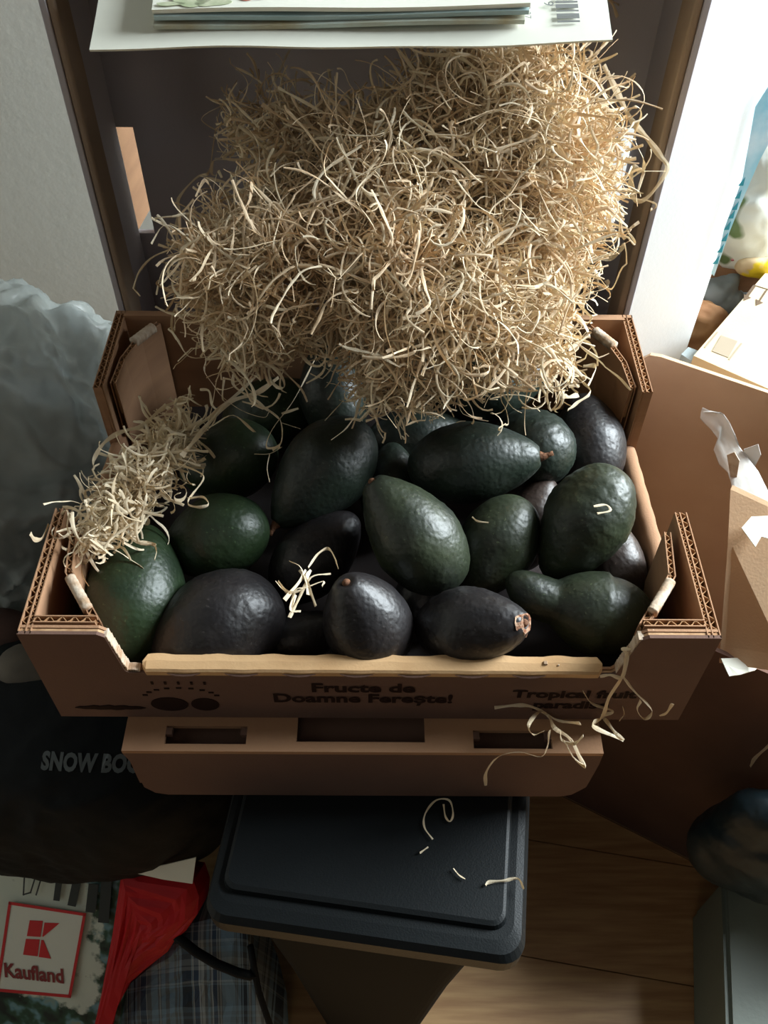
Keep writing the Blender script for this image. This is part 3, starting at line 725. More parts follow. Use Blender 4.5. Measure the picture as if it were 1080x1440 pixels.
strand([c3(l) for l in ([(310, 560), (310, 530), (345, 475), (400, 440), (470, 420), (520, 375), (560, 350), (605, 335), (622, 350), (628, 410)], [(440, 405), (480, 415), (500, 480), (480, 520)], [(540, 350), (560, 365)], [(280, 635), (330, 620)])], lambda x, y: at(x, y, z=.103), 'long pale strand arching over the top of the left tuft', .0026)
strand([c3([(100, 775), (115, 795), (140, 790), (160, 745)])], lambda x, y: at(x, y, x=-.203), 'small curl sticking out at the front left corner post', .0024)
# wisps at heap rim
c1 = lambda L: cr(L, 100, 0, 460/1080)
hs = lambda x, y: at(x, y, y=.330 if y < 240 else .305)
strand([c1(l) for l in ([(545, 330), (500, 350), (480, 410), (468, 490), (455, 568), (430, 578)], [(455, 570), (410, 590), (355, 655), (358, 700), (345, 760), (360, 825)], [(390, 765), (388, 705), (440, 675), (520, 655), (570, 635)], [(445, 590), (500, 600), (560, 632), (590, 600)])], hs, 'long thin strand dropping down the left side of the heap', .0022)
strand([c1(l) for l in ([(580, 175), (605, 210), (620, 270), (640, 330), (660, 345)], [(590, 225), (600, 260), (540, 325), (440, 380), (445, 410), (540, 460)], [(560, 330), (515, 440), (560, 480), (590, 400)])], hs, 'feathery loose strands at the upper left of the heap', .0018)
strand([c1(l) for l in ([(850, 228), (862, 290), (885, 345), (888, 390)], [(725, 300), (770, 345), (840, 385), (905, 415)], [(800, 280), (760, 262), (725, 285), (715, 330)], [(915, 300), (930, 350)])], hs, 'wavy strands sticking up at the top left of the heap', .0016)
c2 = lambda L: cr(L, 560, 0, 520/1080)
strand([c2(l) for l in ([(600, 190), (640, 270), (680, 350), (720, 395), (765, 455), (785, 495), (735, 570), (695, 588), (680, 545), (685, 490), (710, 500), (718, 470), (690, 400), (710, 335), (695, 310), (670, 325)], [(680, 500), (780, 500)], [(718, 500), (700, 560)])], lambda x, y: at(x, y, y=.288), 'big angular loop of strand before the right side panel', .0032)
strand([c2(l) for l in ([(575, 755), (620, 755), (650, 730), (658, 712)], [(545, 720), (552, 770), (540, 800), (500, 790)], [(560, 790), (575, 800), (590, 842), (612, 830), (608, 818)], [(460, 865), (500, 870), (522, 848)])], lambda x, y: at(x, y, y=.297), 'short kinked strands at the lower right of the heap', .0026)
strand([c2(l) for l in ([(600, -20), (625, 10), (640, 50)], [(620, 0), (645, 15)])], lambda x, y: at(x, y, y=.372), 'bit of strand behind the barcode corner of the envelope', .002)
c4 = lambda L: cr(L, 780, 400, 1/6)
strand([c4(l) for l in ([(125, 185), (135, 260), (120, 380), (110, 480), (135, 560)], [(200, 930), (120, 950), (70, 930), (65, 890)], [(110, 1060), (190, 1000), (290, 930), (295, 880), (230, 820), (170, 740), (165, 690)], [(240, 690), (345, 690), (320, 780), (280, 860)])], lambda x, y: at(x, y, z=.112), 'stiff strands at the back right corner of the tray', .0034)

# ------------------------------------------------------------------ big open box at the right
bn = Vector((.482, .875, 0)).normalized(); bd = Vector((.875, -.482, 0)).normalized()
def bp(u, w_, z): q = bn*(.2483+w_)+bd*u; return Vector((q.x, q.y, z))
def bpx(px, py, w_): return at(px, py, n=bn, c=.2483+w_)
big = empty('open_box', bp(.25, .1, FLZ), 'large open brown moving box with a torn flap beside the tray', 'box')
ZR = -.118; BU0, BU1, BW = .040, .50, .205
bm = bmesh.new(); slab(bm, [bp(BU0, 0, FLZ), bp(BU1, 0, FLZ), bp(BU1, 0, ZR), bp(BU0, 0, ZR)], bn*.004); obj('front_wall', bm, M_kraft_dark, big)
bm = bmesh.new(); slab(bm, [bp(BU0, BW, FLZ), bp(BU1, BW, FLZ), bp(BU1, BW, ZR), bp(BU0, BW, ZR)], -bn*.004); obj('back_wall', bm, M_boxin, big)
bm = bmesh.new(); slab(bm, [bp(BU0, 0, FLZ), bp(BU0, BW, FLZ), bp(BU0, BW, ZR), bp(BU0, 0, ZR)], bd*.004); obj('side_wall', bm, M_boxin, big)
bm = bmesh.new(); slab(bm, [bp(BU1, 0, FLZ), bp(BU1, BW, FLZ), bp(BU1, BW, ZR), bp(BU1, 0, ZR)], -bd*.004); obj('side_wall', bm, M_boxin, big)
bm = bmesh.new(); slab(bm, [bp(BU0, 0, FLZ+.001), bp(BU1, 0, FLZ+.001), bp(BU1, BW, FLZ+.001), bp(BU0, BW, FLZ+.001)], (0, 0, .004)); obj('box_bottom', bm, M_boxin, big)
bm = bmesh.new(); f = .012
slab(bm, [bp(.035, BW, ZR), bp(BU1, BW, ZR), bp(BU1, BW-.002, -.006), bp(.052, BW-.002, -.004), bp(.042, BW-.002, -.006), bp(.036, BW-.001, -.014)], -bn*.004); obj('back_flap', bm, M_boxin, big)
# tan flap leaning in from the front rim
P1 = bpx(1014, 926, 0.001); P2 = bpx(1026, 760, .055); P3 = bpx(1030, 682, .085); P4 = bpx(1095, 712, .085); P5 = bpx(1110, 940, .001)
bm = bmesh.new(); slab(bm, [P1, P2, P3, P4, P5], -bn*.0035+Vector((0, 0, -.002))); fl2 = obj('front_flap', bm, M_boxin, big)
# torn white ply curling from it (ragged sheet)
L1 = [(985, 588, .13), (992, 596, .128), (1001, 604, .125), (1010, 615, .12), (1004, 632, .115), (1012, 652, .108), (1024, 664, .10), (1028, 682, .088), (1030, 702, .078), (1042, 728, .07), (1048, 742, .066)]
R1 = [(990, 581, .132), (1003, 580, .132), (1018, 582, .132), (1026, 594, .128), (1034, 612, .124), (1042, 628, .12), (1054, 646, .115), (1066, 664, .11), (1080, 690, .10), (1100, 722, .09), (1104, 770, .07)]
bm = bmesh.new(); rows = []
for a, b in zip(L1, R1):
    A, B = bpx(*a), bpx(*b); row = []
    for k in range(9):
        t_ = k/8; p = A.lerp(B, t_)+UP*.006*math.sin(PI*t_)+Vector((0, 0, .003*noise.noise(Vector((a[1]*.03, t_*4, 1)))))
        row.append(p)
    rows.append(row)
va = [[bm.verts.new(p) for p in r] for r in rows]; vb = [[bm.verts.new(p+Vector((0, .0003, -.0008))) for p in r] for r in rows]
for g, fl_ in ((va, 0), (vb, 1)):
    for i in range(len(g)-1):
        for k in range(8): bm.faces.new((g[i][k], g[i][k+1], g[i+1][k+1], g[i+1][k]))
for i in range(len(va)-1):
    bm.faces.new((va[i][0], va[i+1][0], vb[i+1][0], vb[i][0])); bm.faces.new((va[i][8], vb[i][8], vb[i+1][8], va[i+1][8]))
obj('torn_ply_or_sun_patch', bm, M_white_ply, fl2, smooth=True)
def flat_poly(px, wpl, m, nm, par, th=.001, off=0):
    bm = bmesh.new(); slab(bm, [bpx(x, y, wpl(x, y) if callable(wpl) else wpl) for x, y in px], bn*th+Vector((0, 0, -th*.3))); return obj(nm, bm, m, par)
zt_ = bpx(1058, 748, .050).z  # patches of sunlight on flap and rim, built as flat white pieces
for px_, z_, nm_, pr_ in (([(1043, 742), (1056, 728), (1085, 724), (1095, 760), (1070, 756), (1063, 768)], zt_, 'torn_ply_or_sun_patch', fl2), ([(1014, 926), (1062, 925), (1078, 928), (1062, 942), (1040, 950), (1026, 950)], ZR+.0005, 'rim_sun_patch', big)):
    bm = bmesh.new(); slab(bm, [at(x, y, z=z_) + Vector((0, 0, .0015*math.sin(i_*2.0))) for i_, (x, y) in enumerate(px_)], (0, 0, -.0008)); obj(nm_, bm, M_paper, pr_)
flat_poly([(1022, 640), (1033, 636), (1040, 648), (1036, 672), (1030, 690), (1026, 664)], .095, M_torn, 'torn_edge', fl2)
flat_poly([(1046, 632), (1066, 625), (1070, 640), (1062, 655), (1050, 668), (1042, 662)], .118, M_white_ply, 'torn_edge', fl2)

# ------------------------------------------------------------------ white board with serrated film beside the upright tray
wb = empty('foam_board', (.24, .43, FLZ), 'tall white foam board standing upright right of the cardboard trays', 'board')
q0 = at(965, 492, y=.475); qL = Vector((.172, .438, 0))
qa = Vector((.190, .437)); qb = Vector((q0.x, .475)); dd = (qb-qa).normalized(); nn = Vector((-dd.y, dd.x))
bm = bmesh.new(); slab(bm, [(qa.x, qa.y, FLZ), (qb.x, qb.y, FLZ), (qb.x, qb.y, .62), (qa.x, qa.y, .62)], (nn.x*.012, nn.y*.012, 0)); obj('board_panel', bm, M_foam, wb)
fr = empty('film_strip', at(1020, 300, y=.468), 'strip of blue printed plastic film with a serrated edge along the white board', 'film')
yy = .468
bm = bmesh.new(); slab(bm, [at(x, y, y=yy) for x, y in ((1062, 150), (1100, 90), (1092, 180), (1068, 225), (1040, 290), (1026, 325), (1004, 388), (1000, 384), (1012, 350), (1018, 322), (1030, 290), (1044, 250))], (0, -.0006, 0)); fo_ = obj('film', bm, M_bluefilm, fr)
bm = bmesh.new(); tooth = [(1046, 256), (1041, 274), (1037, 290), (1032, 302), (1026, 318), (1022, 334), (1016, 350), (1010, 366)]
for x, y in tooth:
    slab(bm, [at(a, b, y=yy-.0009) for a, b in ((x+2, y-7), (x-8, y+5), (x-1, y+5))], (0, -.0004, 0))
obj('serrated_edge', bm, M_teal, fo_)

# ------------------------------------------------------------------ soft bags (displaced ellipsoid / superquadric)
def puff(name, c, r, m, parent, sq=2.6, amp=.01, fr=14, sub=5, seed=0, crease=.6, rotz=0, bottom=None):
    bm = bmesh.new(); bmesh.ops.create_icosphere(bm, subdivisions=sub, radius=1)
    Rz = Matrix.Rotation(rotz, 3, 'Z')
    for v in bm.verts:
        p = v.co.normalized(); k = (abs(p.x)**sq+abs(p.y)**sq+abs(p.z)**sq)**(-1/sq); p = p*k
        q = Vector((p.x*r[0], p.y*r[1], p.z*r[2])); s = Vector((seed, seed*2, seed*3))
        wq = q+Vector((noise.noise(q*fr*.8+s), noise.noise(q*fr*.8-s), noise.noise(q*fr*.9)))*(.45/fr)
        e = noise.noise(q*fr+s)*amp+(1-abs(noise.noise(wq*fr*1.7+s))*2)*amp*crease*.45+(1-abs(noise.noise(wq*fr*4.1+s))*2)*amp*crease*.20+(1-abs(noise.noise(wq*fr*9+s))*2)*amp*crease*.07
        q = q+v.co.normalized()*e; q = Rz @ q
        v.co = Vector(c)+q
        if bottom is not None and v.co.z < bottom: v.co.z = bottom
    return obj(name, bm, m, parent, smooth=True)
# crumpled clear bag left of the tray
cb = empty('plastic_bag', (-.36, .22, FLZ), 'crumpled translucent grey plastic bag piled left of the fruit tray', 'bag')
puff('bag_film', (-.385, .342, -.22), (.165, .145, .26), M_plastic, cb, 2.2, .032, 9, 7, 2, 1.6, bottom=FLZ+.001)
M_core = mat('grey_bag_content', srgb(180, 182, 176), .8, srgb(140, 144, 140), 8, .4, 30, .2)
puff('bag_content', (-.39, .34, -.26), (.135, .12, .225), M_core, cb, 2.2, .03, 8, 5, 5, 1, bottom=FLZ+.001)
gb = empty('grey_pouch', at(45, 970, z=-.2), 'dim beige rounded pouch seen below the left front corner post', 'pouch')
cpt = at(55, 965, z=-.13); puff('pouch_body', cpt+Vector((-.01, .02, -.04)), (.04, .028, .05), mat('beige_cloth', srgb(110, 102, 90), .8, srgb(88, 82, 74), 30, .3, 80), gb, 2.3, .006, 20, 4, 9)
br = empty('brown_case', at(10, 870, z=-.2), 'dark brown leather case at the left edge beneath the clear bag', 'case')
cpt = at(5, 880, z=-.13); puff('case_body', cpt+Vector((-.03, .0, -.03)), (.05, .03, .028), mat('brown_leather', srgb(84, 56, 46), .6, srgb(64, 42, 36), 30, .2, 80), br, 3, .003, 20, 4, 4)
# black boot bag
bb = empty('boot_bag', (-.24, .05, FLZ), 'black nylon boot bag with grey lettering left of the bin', 'bag')
bagc = Vector((-.262, .090, -.25)); bodyb = puff('bag_body', bagc, (.140, .096, .120), M_bagblack, bb, 2.7, .007, 12, 6, 11, .8)
# lettering pressed onto the bag surface
dg = bpy.context.evaluated_depsgraph_get(); bpy.context.view_layer.update()
mesh = bodyb.data; off = bb.location
tree = BVHTree.FromPolygons([v.co+off for v in mesh.vertices], [list(p.vertices) for p in mesh.polygons])
t0 = at(46, 1088, z=-.13); t1 = at(300, 1112, z=-.13); td = (t1-t0).normalized()
lt = text_mesh('lettering', 'SNOW BOOTS', .0185, (0, 0, 0), (1, 0, 0), (0, 1, 0), M_bagtext, None, align='LEFT', bold=.0009, spacing=1.05)
bm = bmesh.new(); bm.from_mesh(lt.data); bmesh.ops.subdivide_edges(bm, edges=bm.edges[:], cuts=1); 
vd = (Vector((0, .77, .64)) - td*Vector((0, .77, .64)).dot(td)).normalized()
nm = td.cross(vd)
for v in bm.verts:
    p = t0+td*v.co.x*.70+vd*v.co.y; hit = tree.ray_cast(p+nm*.3, -nm)
    v.co = (hit[0]+nm*.0012 if hit[0] is not None else p)-off
bm.to_mesh(lt.data); bm.free(); lt.parent = bb
# shopping bag below
kb = empty('shopping_bag', (-.3, -.03, FLZ), 'white printed shopping bag with a red framed logo square, lower left', 'bag')
k00 = at(-30, 1170, z=-.30); k10 = at(190, 1215, z=-.30)
kx = (k10-k00); kx.z = 0; kx.normalize(); kn_up = Vector((0, .62, .78)); kn_up = (kn_up-kx*kn_up.dot(kx)).normalized(); kn = kx.cross(kn_up)
CK = k00.dot(kn)
def kp(px, py, h=0): return at(px, py, n=kn, c=CK+h)
mk = mat('shopping_bag_print', srgb(206, 214, 200), .5, srgb(196, 206, 194), 6, .35, 22, .4)
nt = mk.node_tree; N = nt.nodes; L = nt.links
# green and blue foliage print in the lower part, dark brush strokes: flat print, driven by a mask in bag coordinates
tc = N.new('ShaderNodeTexCoord'); n1 = N.new('ShaderNodeTexNoise'); n1.inputs['Scale'].default_value = 34; n1.inputs['Detail'].default_value = 6; L.new(tc.outputs['Object'], n1.inputs[0])
sepn = N.new('ShaderNodeSeparateXYZ'); L.new(tc.outputs['Object'], sepn.inputs[0])
low = kp(60, 1405)-kb.location; hi_ = kp(60, 1440)-kb.location; xr = (kp(150, 1300)-kb.location).x; xl = (kp(100, 1300)-kb.location).x
mr = N.new('ShaderNodeMapRange'); mr.inputs[1].default_value = low.z+.01; mr.inputs[2].default_value = hi_.z; L.new(sepn.outputs[2], mr.inputs[0])
mr2 = N.new('ShaderNodeMapRange'); mr2.inputs[1].default_value = xl; mr2.inputs[2].default_value = xr+.02; L.new(sepn.outputs[0], mr2.inputs[0])
mxx = N.new('ShaderNodeMath'); mxx.operation = 'MAXIMUM'; L.new(mr.outputs[0], mxx.inputs[0]); L.new(mr2.outputs[0], mxx.inputs[1])
sm = N.new('ShaderNodeMath'); sm.operation = 'MULTIPLY_ADD'; sm.inputs[1].default_value = .55; L.new(mxx.outputs[0], sm.inputs[0]); L.new(n1.outputs[0], sm.inputs[2])
rp = N.new('ShaderNodeValToRGB'); e = rp.color_ramp.elements; e[0].position = .66; e[0].color = (0, 0, 0, 1); e[1].position = .72; e[1].color = (1, 1, 1, 1); L.new(sm.outputs[0], rp.inputs[0])
n3 = N.new('ShaderNodeTexNoise'); n3.inputs['Scale'].default_value = 60; L.new(tc.outputs['Object'], n3.inputs[0])
rc = N.new('ShaderNodeValToRGB'); e = rc.color_ramp.elements; e[0].position = .38; e[0].color = srgb(28, 40, 38); e[1].position = .7; e[1].color = srgb(150, 150, 110)
e2 = e.new(.5); e2.color = srgb(52, 84, 66); e3 = e.new(.58); e3.color = srgb(110, 150, 160); L.new(n3.outputs['Color'], rc.inputs[0])
mxc = N.new('ShaderNodeMix'); mxc.data_type = 'RGBA'; b = N['Principled BSDF']; src = b.inputs['Base Color'].links[0].from_socket
L.new(rp.outputs[0], mxc.inputs[0]); L.new(src, mxc.inputs[6]); L.new(rc.outputs[0], mxc.inputs[7]); L.new(mxc.outputs[2], b.inputs['Base Color'])
def kpoly(bm, px, h, th=.0006): slab(bm, [kp(x, y, h) for x, y in px], kn*th)
# bag front: gently wavy grid
bm = bmesh.new(); nu, nv = 30, 34; A, B_, Cc, Dd = (-140, 1165), (196, 1212), (150, 1560), (-170, 1540)
g = []
for i in range(nu+1):
    row = []
    for j in range(nv+1):
        a, c_ = i/nu, j/nv; px = (A[0]*(1-a)+B_[0]*a)*(1-c_)+(Dd[0]*(1-a)+Cc[0]*a)*c_; py = (A[1]*(1-a)+B_[1]*a)*(1-c_)+(Dd[1]*(1-a)+Cc[1]*a)*c_
        p = kp(px, py); row.append(bm.verts.new(p+kn*(.0025*noise.noise(p*22)-.003)))
    for v_ in row: v_.co.z = max(v_.co.z, FLZ+.001)
    g.append(row)
g2 = [[bm.verts.new(v.co-kn*.055) for v in r] for r in g]
for r_ in g2:
    for v_ in r_: v_.co.z = max(v_.co.z, FLZ+.001)
for i in range(nu):
    for j in range(nv):
        bm.faces.new((g[i][j], g[i][j+1], g[i+1][j+1], g[i+1][j])); bm.faces.new((g2[i][j], g2[i+1][j], g2[i+1][j+1], g2[i][j+1]))
for i in range(nu):
    bm.faces.new((g[i][0], g[i+1][0], g2[i+1][0], g2[i][0])); bm.faces.new((g[i][nv], g2[i][nv], g2[i+1][nv], g[i+1][nv]))
for j in range(nv):
    bm.faces.new((g[0][j], g2[0][j], g2[0][j+1], g[0][j+1])); bm.faces.new((g[nu][j], g[nu][j+1], g2[nu][j+1], g2[nu][j]))
kbody = obj('bag_front', bm, mk, kb, smooth=False)
# logo square
def frame_line(bm, a, b, wpx, h):
    a, b = Vector(a), Vector(b); d = (b-a).normalized(); n = Vector((-d.y, d.x))*wpx/2; kpoly(bm, [a-n-d*wpx/2, a+n-d*wpx/2, b+n+d*wpx/2, b-n+d*wpx/2], h, .0003)
sq = [(14, 1270), (119, 1286), (98, 1401), (-4, 1392)]
bm = bmesh.new(); kpoly(bm, sq, .0002, .0002); obj('logo_ground', bm, mat('logo_white', srgb(214, 218, 208), .6, bump=.1, bscale=60), kbody)
bm = bmesh.new()
for i in range(4): frame_line(bm, sq[i], sq[(i+1) % 4], 4, .0006)
lk = lambda L: cr(L, 0, 1000, 440/1080)
for poly in ([(103, 722), (148, 724), (140, 779), (93, 776)], [(154, 730), (205, 732), (150, 778), (146, 778)], [(90, 786), (137, 788), (130, 846), (80, 840)], [(143, 790), (150, 790), (176, 854), (134, 848)]):
    kpoly(bm, lk(poly), .0006, .0003)
lg = obj('logo', bm, M_redink, kbody)
a0 = kp(6, 1373, .0008); a1 = kp(89, 1382, .0008); xd = (a1-a0); 
text_mesh('lettering', 'Kaufland', .0215, a0, xd, kn.cross(xd), mat('logo_letter_red', srgb(130, 44, 46), .6), kbody, align='LEFT', bold=.0006, width=xd.length)
# doodles
bm = bmesh.new(); M_dk = mat('dark_print', srgb(44, 52, 52), .7)
for a, b, wd in (((36, 1205), (33, 1258), 2), ((33, 1258), (43, 1255), 2), ((43, 1255), (58, 1207), 2), ((58, 1207), (36, 1205), 2), ((51, 1258), (62, 1222), 2), ((60, 1232), (67, 1222), 3), ((84, 1232), (80, 1262), 9), ((108, 1240), (102, 1268), 12), ((131, 1250), (128, 1276), 14), ((150, 1240), (146, 1290), 15)):
    frame_line(bm, a, b, wd, .0004)
obj('brush_stroke', bm, M_dk, kbody)
# red carrier bag
rb_ = empty('red_bag', kp(200, 1330, .01), 'crumpled red plastic bag wedged between the shopping bag and plaid bag', 'bag')
rp_ = [(172, 1222), (196, 1228), (272, 1240), (279, 1262), (278, 1285), (262, 1308), (246, 1322), (236, 1338), (205, 1362), (180, 1385), (160, 1425), (150, 1470), (126, 1470), (142, 1400), (160, 1310)]
def lump(pxs, hbase, amp, m, name, parent, center=None, n=10, seed=0, depth=.03):
    """bulging sheet over an outline on the bag plane"""
    bm = bmesh.new(); c_ = Vector(center) if center else sum((Vector(p) for p in pxs), Vector((0, 0)))/len(pxs); k = len(pxs); rings = []
    for i in range(n+1):
        t_ = 1-i/n; rings.append([bm.verts.new(kp(*(c_+(Vector(p)-c_)*t_), hbase)+kn*(amp*math.sqrt(1-t_*t_)+.004*noise.noise(Vector((p[0]*.03*t_, p[1]*.03*t_, seed))))) for p in pxs] if i < n else [bm.verts.new(kp(*c_, hbase)+kn*amp)])
    for a, b in zip(rings[:-2], rings[1:-1]):
        for j in range(k): bm.faces.new((a[j], a[(j+1) % k], b[(j+1) % k], b[j]))
    for j in range(k): bm.faces.new((rings[-2][j], rings[-2][(j+1) % k], rings[-1][0]))
    base = [bm.verts.new(v.co-kn*depth) for v in rings[0]]
    for j in range(k): bm.faces.new((rings[0][j], base[j], base[(j+1) % k], rings[0][(j+1) % k]))
    bm.faces.new(base); return obj(name, bm, m, parent, smooth=False)
lump(rp_, .004, .010, M_red, 'bag_body', rb_, (205, 1300), seed=3)
bm = bmesh.new(); kpoly(bm, [(186, 1226), (276, 1205), (271, 1242), (230, 1236)], .020, .001); obj('paper_insert', bm, M_paper, rb_)
# plaid bag
mp_ = bpy.data.materials.new('plaid_cloth'); mp_.use_nodes = True; nt = mp_.node_tree; N = nt.nodes; L = nt.links; b = N['Principled BSDF']; b.inputs['Roughness'].default_value = .85
tc = N.new('ShaderNodeTexCoord'); mpn = N.new('ShaderNodeMapping'); L.new(tc.outputs['Object'], mpn.inputs[0])
prev = None
for axis, sc_, seed_ in (('X', 36, 0), ('Y', 24, 2)):
    wv = N.new('ShaderNodeTexNoise'); wv.noise_dimensions = '1D'; wv.inputs['Scale'].default_value = sc_*2; wv.inputs['Detail'].default_value = 3
    sp_ = N.new('ShaderNodeSeparateXYZ'); L.new(mpn.outputs[0], sp_.inputs[0]); L.new(sp_.outputs[axis], wv.inputs['W'])
    r_ = N.new('ShaderNodeValToRGB'); r_.color_ramp.interpolation = 'CONSTANT'; e = r_.color_ramp.elements
    e[0].position = 0; e[0].color = srgb(30, 42, 54)
    e[1].position = .42; e[1].color = srgb(110, 134, 150)
    for ps, cl in ((.50, (92, 98, 100)), (.56, (150, 158, 160)), (.60, (44, 62, 84)), (.66, (126, 112, 104))):
        q = e.new(ps); q.color = srgb(*cl)
    L.new(wv.outputs[0], r_.inputs[0])
    if prev is None: prev = r_.outputs[0]
    else:
        mx = N.new('ShaderNodeMix'); mx.data_type = 'RGBA'; mx.inputs[0].default_value = .3; L.new(prev, mx.inputs[6]); L.new(r_.outputs[0], mx.inputs[7]); L.new(mx.outputs[2], b.inputs['Base Color'])
pb_ = empty('plaid_bag', kp(280, 1400, -.03), 'blue and grey plaid cloth bag with a black strap in front of the bin', 'bag')
pl_ = [(150, 1490), (160, 1430), (182, 1385), (208, 1362), (240, 1332), (262, 1300), (330, 1285), (345, 1300), (352, 1345), (372, 1400), (384, 1450), (388, 1500)]
lump(pl_, -.012, .008, mp_, 'bag_body', pb_, (270, 1410), seed=8, depth=.05)
bm = bmesh.new(); tube(bm, [kp(x, y, .004) for x, y in ((236, 1300), (250, 1318), (275, 1338), (305, 1356), (335, 1368), (352, 1372), (356, 1368))], .0045, 8); obj('strap', bm, M_bagblack, pb_, smooth=True)
bm = bmesh.new(); tube(bm, [kp(x, y, .002) for x, y in ((352, 1330), (357, 1360), (364, 1395), (374, 1425), (386, 1460))], .003, 8); obj('strap', bm, M_bagblack, pb_, smooth=True)

# ------------------------------------------------------------------ right side clutter behind the box
ca = empty('arrow_carton', (.4, .5, FLZ), 'pale carton with two handling arrows and a label behind the open box', 'carton')
A_ = Vector((.316, .424, 0)); v1 = Vector((.113, .145, 0)).normalized(); v2 = Vector((v1.y, -v1.x, 0))
def cp(a, b, z): q = A_+v1*a+v2*b; return Vector((q.x, q.y, z))
M_cart = mat('pale_carton', srgb(204, 186, 154), .75, srgb(194, 174, 142), 9, .1, 300, .2)
bm = bmesh.new(); slab(bm, [cp(0, 0, FLZ), cp(.21, 0, FLZ), cp(.21, .24, FLZ), cp(0, .24, FLZ)], (0, 0, -.05-FLZ)); cbod = obj('carton_body', bm, M_cart, ca)
bm = bmesh.new()
def cl(pts, wd):
    for a, b in zip(pts, pts[1:]):
        A2, B2 = at(*a, z=-.0497), at(*b, z=-.0497); d = (B2-A2).normalized(); n = Vector((-d.y, d.x, 0))*wd/2
        slab(bm, [A2-n, A2+n, B2+n, B2-n], (0, 0, .0003))
cl([(1049, 416), (1060, 401), (1083, 408)], .0012); cl([(1062, 402), (1049, 420)], .0018); cl([(1078, 408), (1066, 426)], .0018)
for x, y in ((1050, 420), (1067, 427)):
    slab(bm, [at(a, b_, z=-.0497) for a, b_ in ((x-4, y-6), (x+6, y-1), (x-4, y+3))], (0, 0, .0004))
obj('arrow_symbol', bm, mat('brown_ink', srgb(92, 72, 52), .7), cbod)
bm = bmesh.new(); slab(bm, [at(a, b_, z=-.0497) for a, b_ in ((1014, 472), (1037, 480), (1024, 503), (1001, 494))], (0, 0, .0004)); cl([(1009, 467), (991, 489)], .0015); cl([(1043, 483), (1025, 506)], .0015)
obj('label', bm, mat('grey_label', srgb(150, 136, 116), .7), cbod)
gp = empty('grey_film', at(1010, 440, z=-.05), 'grey translucent plastic wrap bunched behind the pale carton', 'wrap')
M_gfilm = mat('grey_film', srgb(190, 202, 204), .35, srgb(150, 164, 168), 18, .6, 50, .5, trans=.3)
puff('film', at(1012, 420, y=.60)+Vector((.0, .0, -.05)), (.040, .035, .085), M_gfilm, gp, 2.2, .016, 24, 5, 21, 1)
gq = empty('grey_mailer', at(1040, 540, z=-.09), 'grey plastic mailer lying between the open box and pale carton', 'mailer')
bm = bmesh.new(); slab(bm, [at(x, y, z=-.062) for x, y in ((958, 498), (968, 488), (1000, 500), (1120, 560), (1100, 590), (1040, 555))], (0, 0, -.01)); obj('mailer_body', bm, M_gfilm, gq)
bw = empty('brown_paper_bag', at(975, 470, y=.52), 'crumpled brown paper bag beside the white foam board', 'bag')
puff('bag_body', at(985, 455, y=.56)+Vector((.0, 0, -.05)), (.035, .03, .075), mat('brown_paper', srgb(176, 132, 88), .8, srgb(150, 104, 66), 30, .4, 60), bw, 2.6, .010, 22, 5, 31, 1)
pbg = empty('printed_bag', at(1060, 280, y=.62), 'printed shopping bag with green leaves on white at the right edge', 'bag')
M_pb = mat('leafy_print', srgb(226, 232, 226), .45, srgb(104, 130, 84), 20, .4, 40, .5, lo=.50, hi=.56, detail=2)
puff('bag_body', at(1075, 290, y=.61), (.045, .035, .075), M_pb, pbg, 2.5, .012, 18, 5, 41, .8)
bm = bmesh.new(); tube(bm, catmull([at(x, y, y=.585) for x, y in ((1034, 318), (1042, 332), (1056, 341), (1072, 346), (1096, 344))], 4), .0028, 8); obj('handle', bm, M_bagblack, pbg, smooth=True)
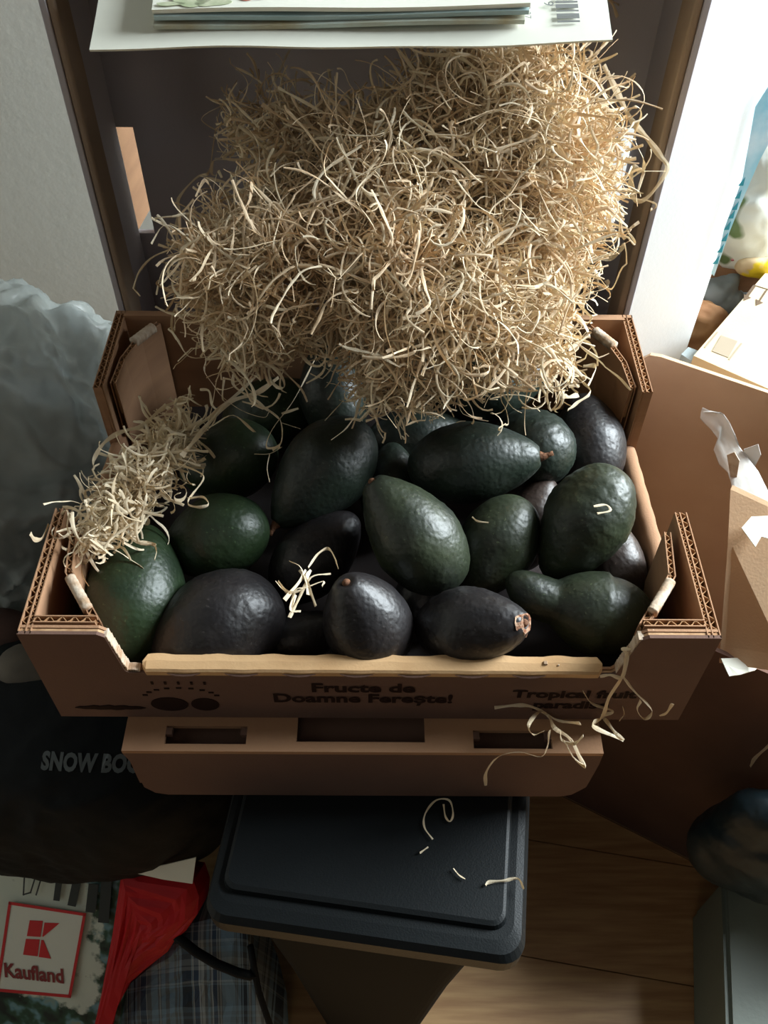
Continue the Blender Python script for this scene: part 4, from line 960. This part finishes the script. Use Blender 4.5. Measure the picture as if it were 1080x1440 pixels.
pk = empty('pink_packet', at(1045, 350, y=.6), 'small pink and red packet below the printed bag', 'packet')
puff('packet_body', at(1047, 347, y=.592), (.017, .012, .016), mat('pink_print', srgb(226, 170, 178), .4, srgb(176, 70, 90), 50, .2, 60, lo=.5, hi=.56), pk, 3, .004, 40, 4, 51)
yp = empty('yellow_packet', at(1070, 370, y=.58), 'yellow and beige packet above the pale carton', 'packet')
puff('packet_body', at(1073, 372, y=.58), (.030, .014, .014), mat('yellow_print', srgb(214, 190, 150), .45, srgb(232, 204, 40), 28, .2, 60, lo=.5, hi=.55), yp, 3, .004, 30, 4, 61)
# stand-in pile so the packets rest on something: a tall plain carton by the wall
tc_ = empty('tall_carton', (.5, .62, FLZ), 'plain tall carton by the back wall under the colourful packets', 'carton')
bm = bmesh.new(); box(bm, (.335, .592, FLZ), (.60, .672, -.055), .002); obj('carton_body', bm, M_kraft, tc_)

# ------------------------------------------------------------------ lower right
ZCR = -.385
tb = empty('teal_bag', (.40, .03, ZCR), 'dark teal plastic bag lying on the grey green crate below the open box', 'bag')
tc0 = bpx(1084, 1172, -.058)+Vector((0, 0, -.035)); puff('bag_body', tc0, (.052, .028, .085), mat('dark_teal_film', srgb(40, 56, 62), .45, srgb(28, 42, 48), 20, .5, 40, .4), tb, 2.3, .008, 18, 5, 71, .8, rotz=-.45, bottom=ZCR+.0005)
gc = empty('grey_crate', (.37, -.06, FLZ), 'grey green plastic crate at the lower right edge of the floor', 'crate')
z_ = ZCR
a = at(1016, 1236, z=z_); b_ = at(1080, 1212, z=z_); c_ = at(1026, 1520, z=z_)
bm = bmesh.new(); dx_ = (b_-a).normalized(); dy_ = (c_-a).normalized()
e_ = (b_-a)*1.35; f_ = (c_-a)*1.1
slab(bm, [(q.x, q.y, FLZ) for q in (a, a+e_, a+e_+f_, a+f_)], (0, 0, z_-FLZ)); bmesh.ops.bevel(bm, geom=bm.edges[:], offset=.005, segments=3, affect='EDGES')
obj('crate_body', bm, mat('grey_green_plastic', srgb(120, 128, 116), .5, srgb(108, 116, 106), 8, .1, 200), gc)
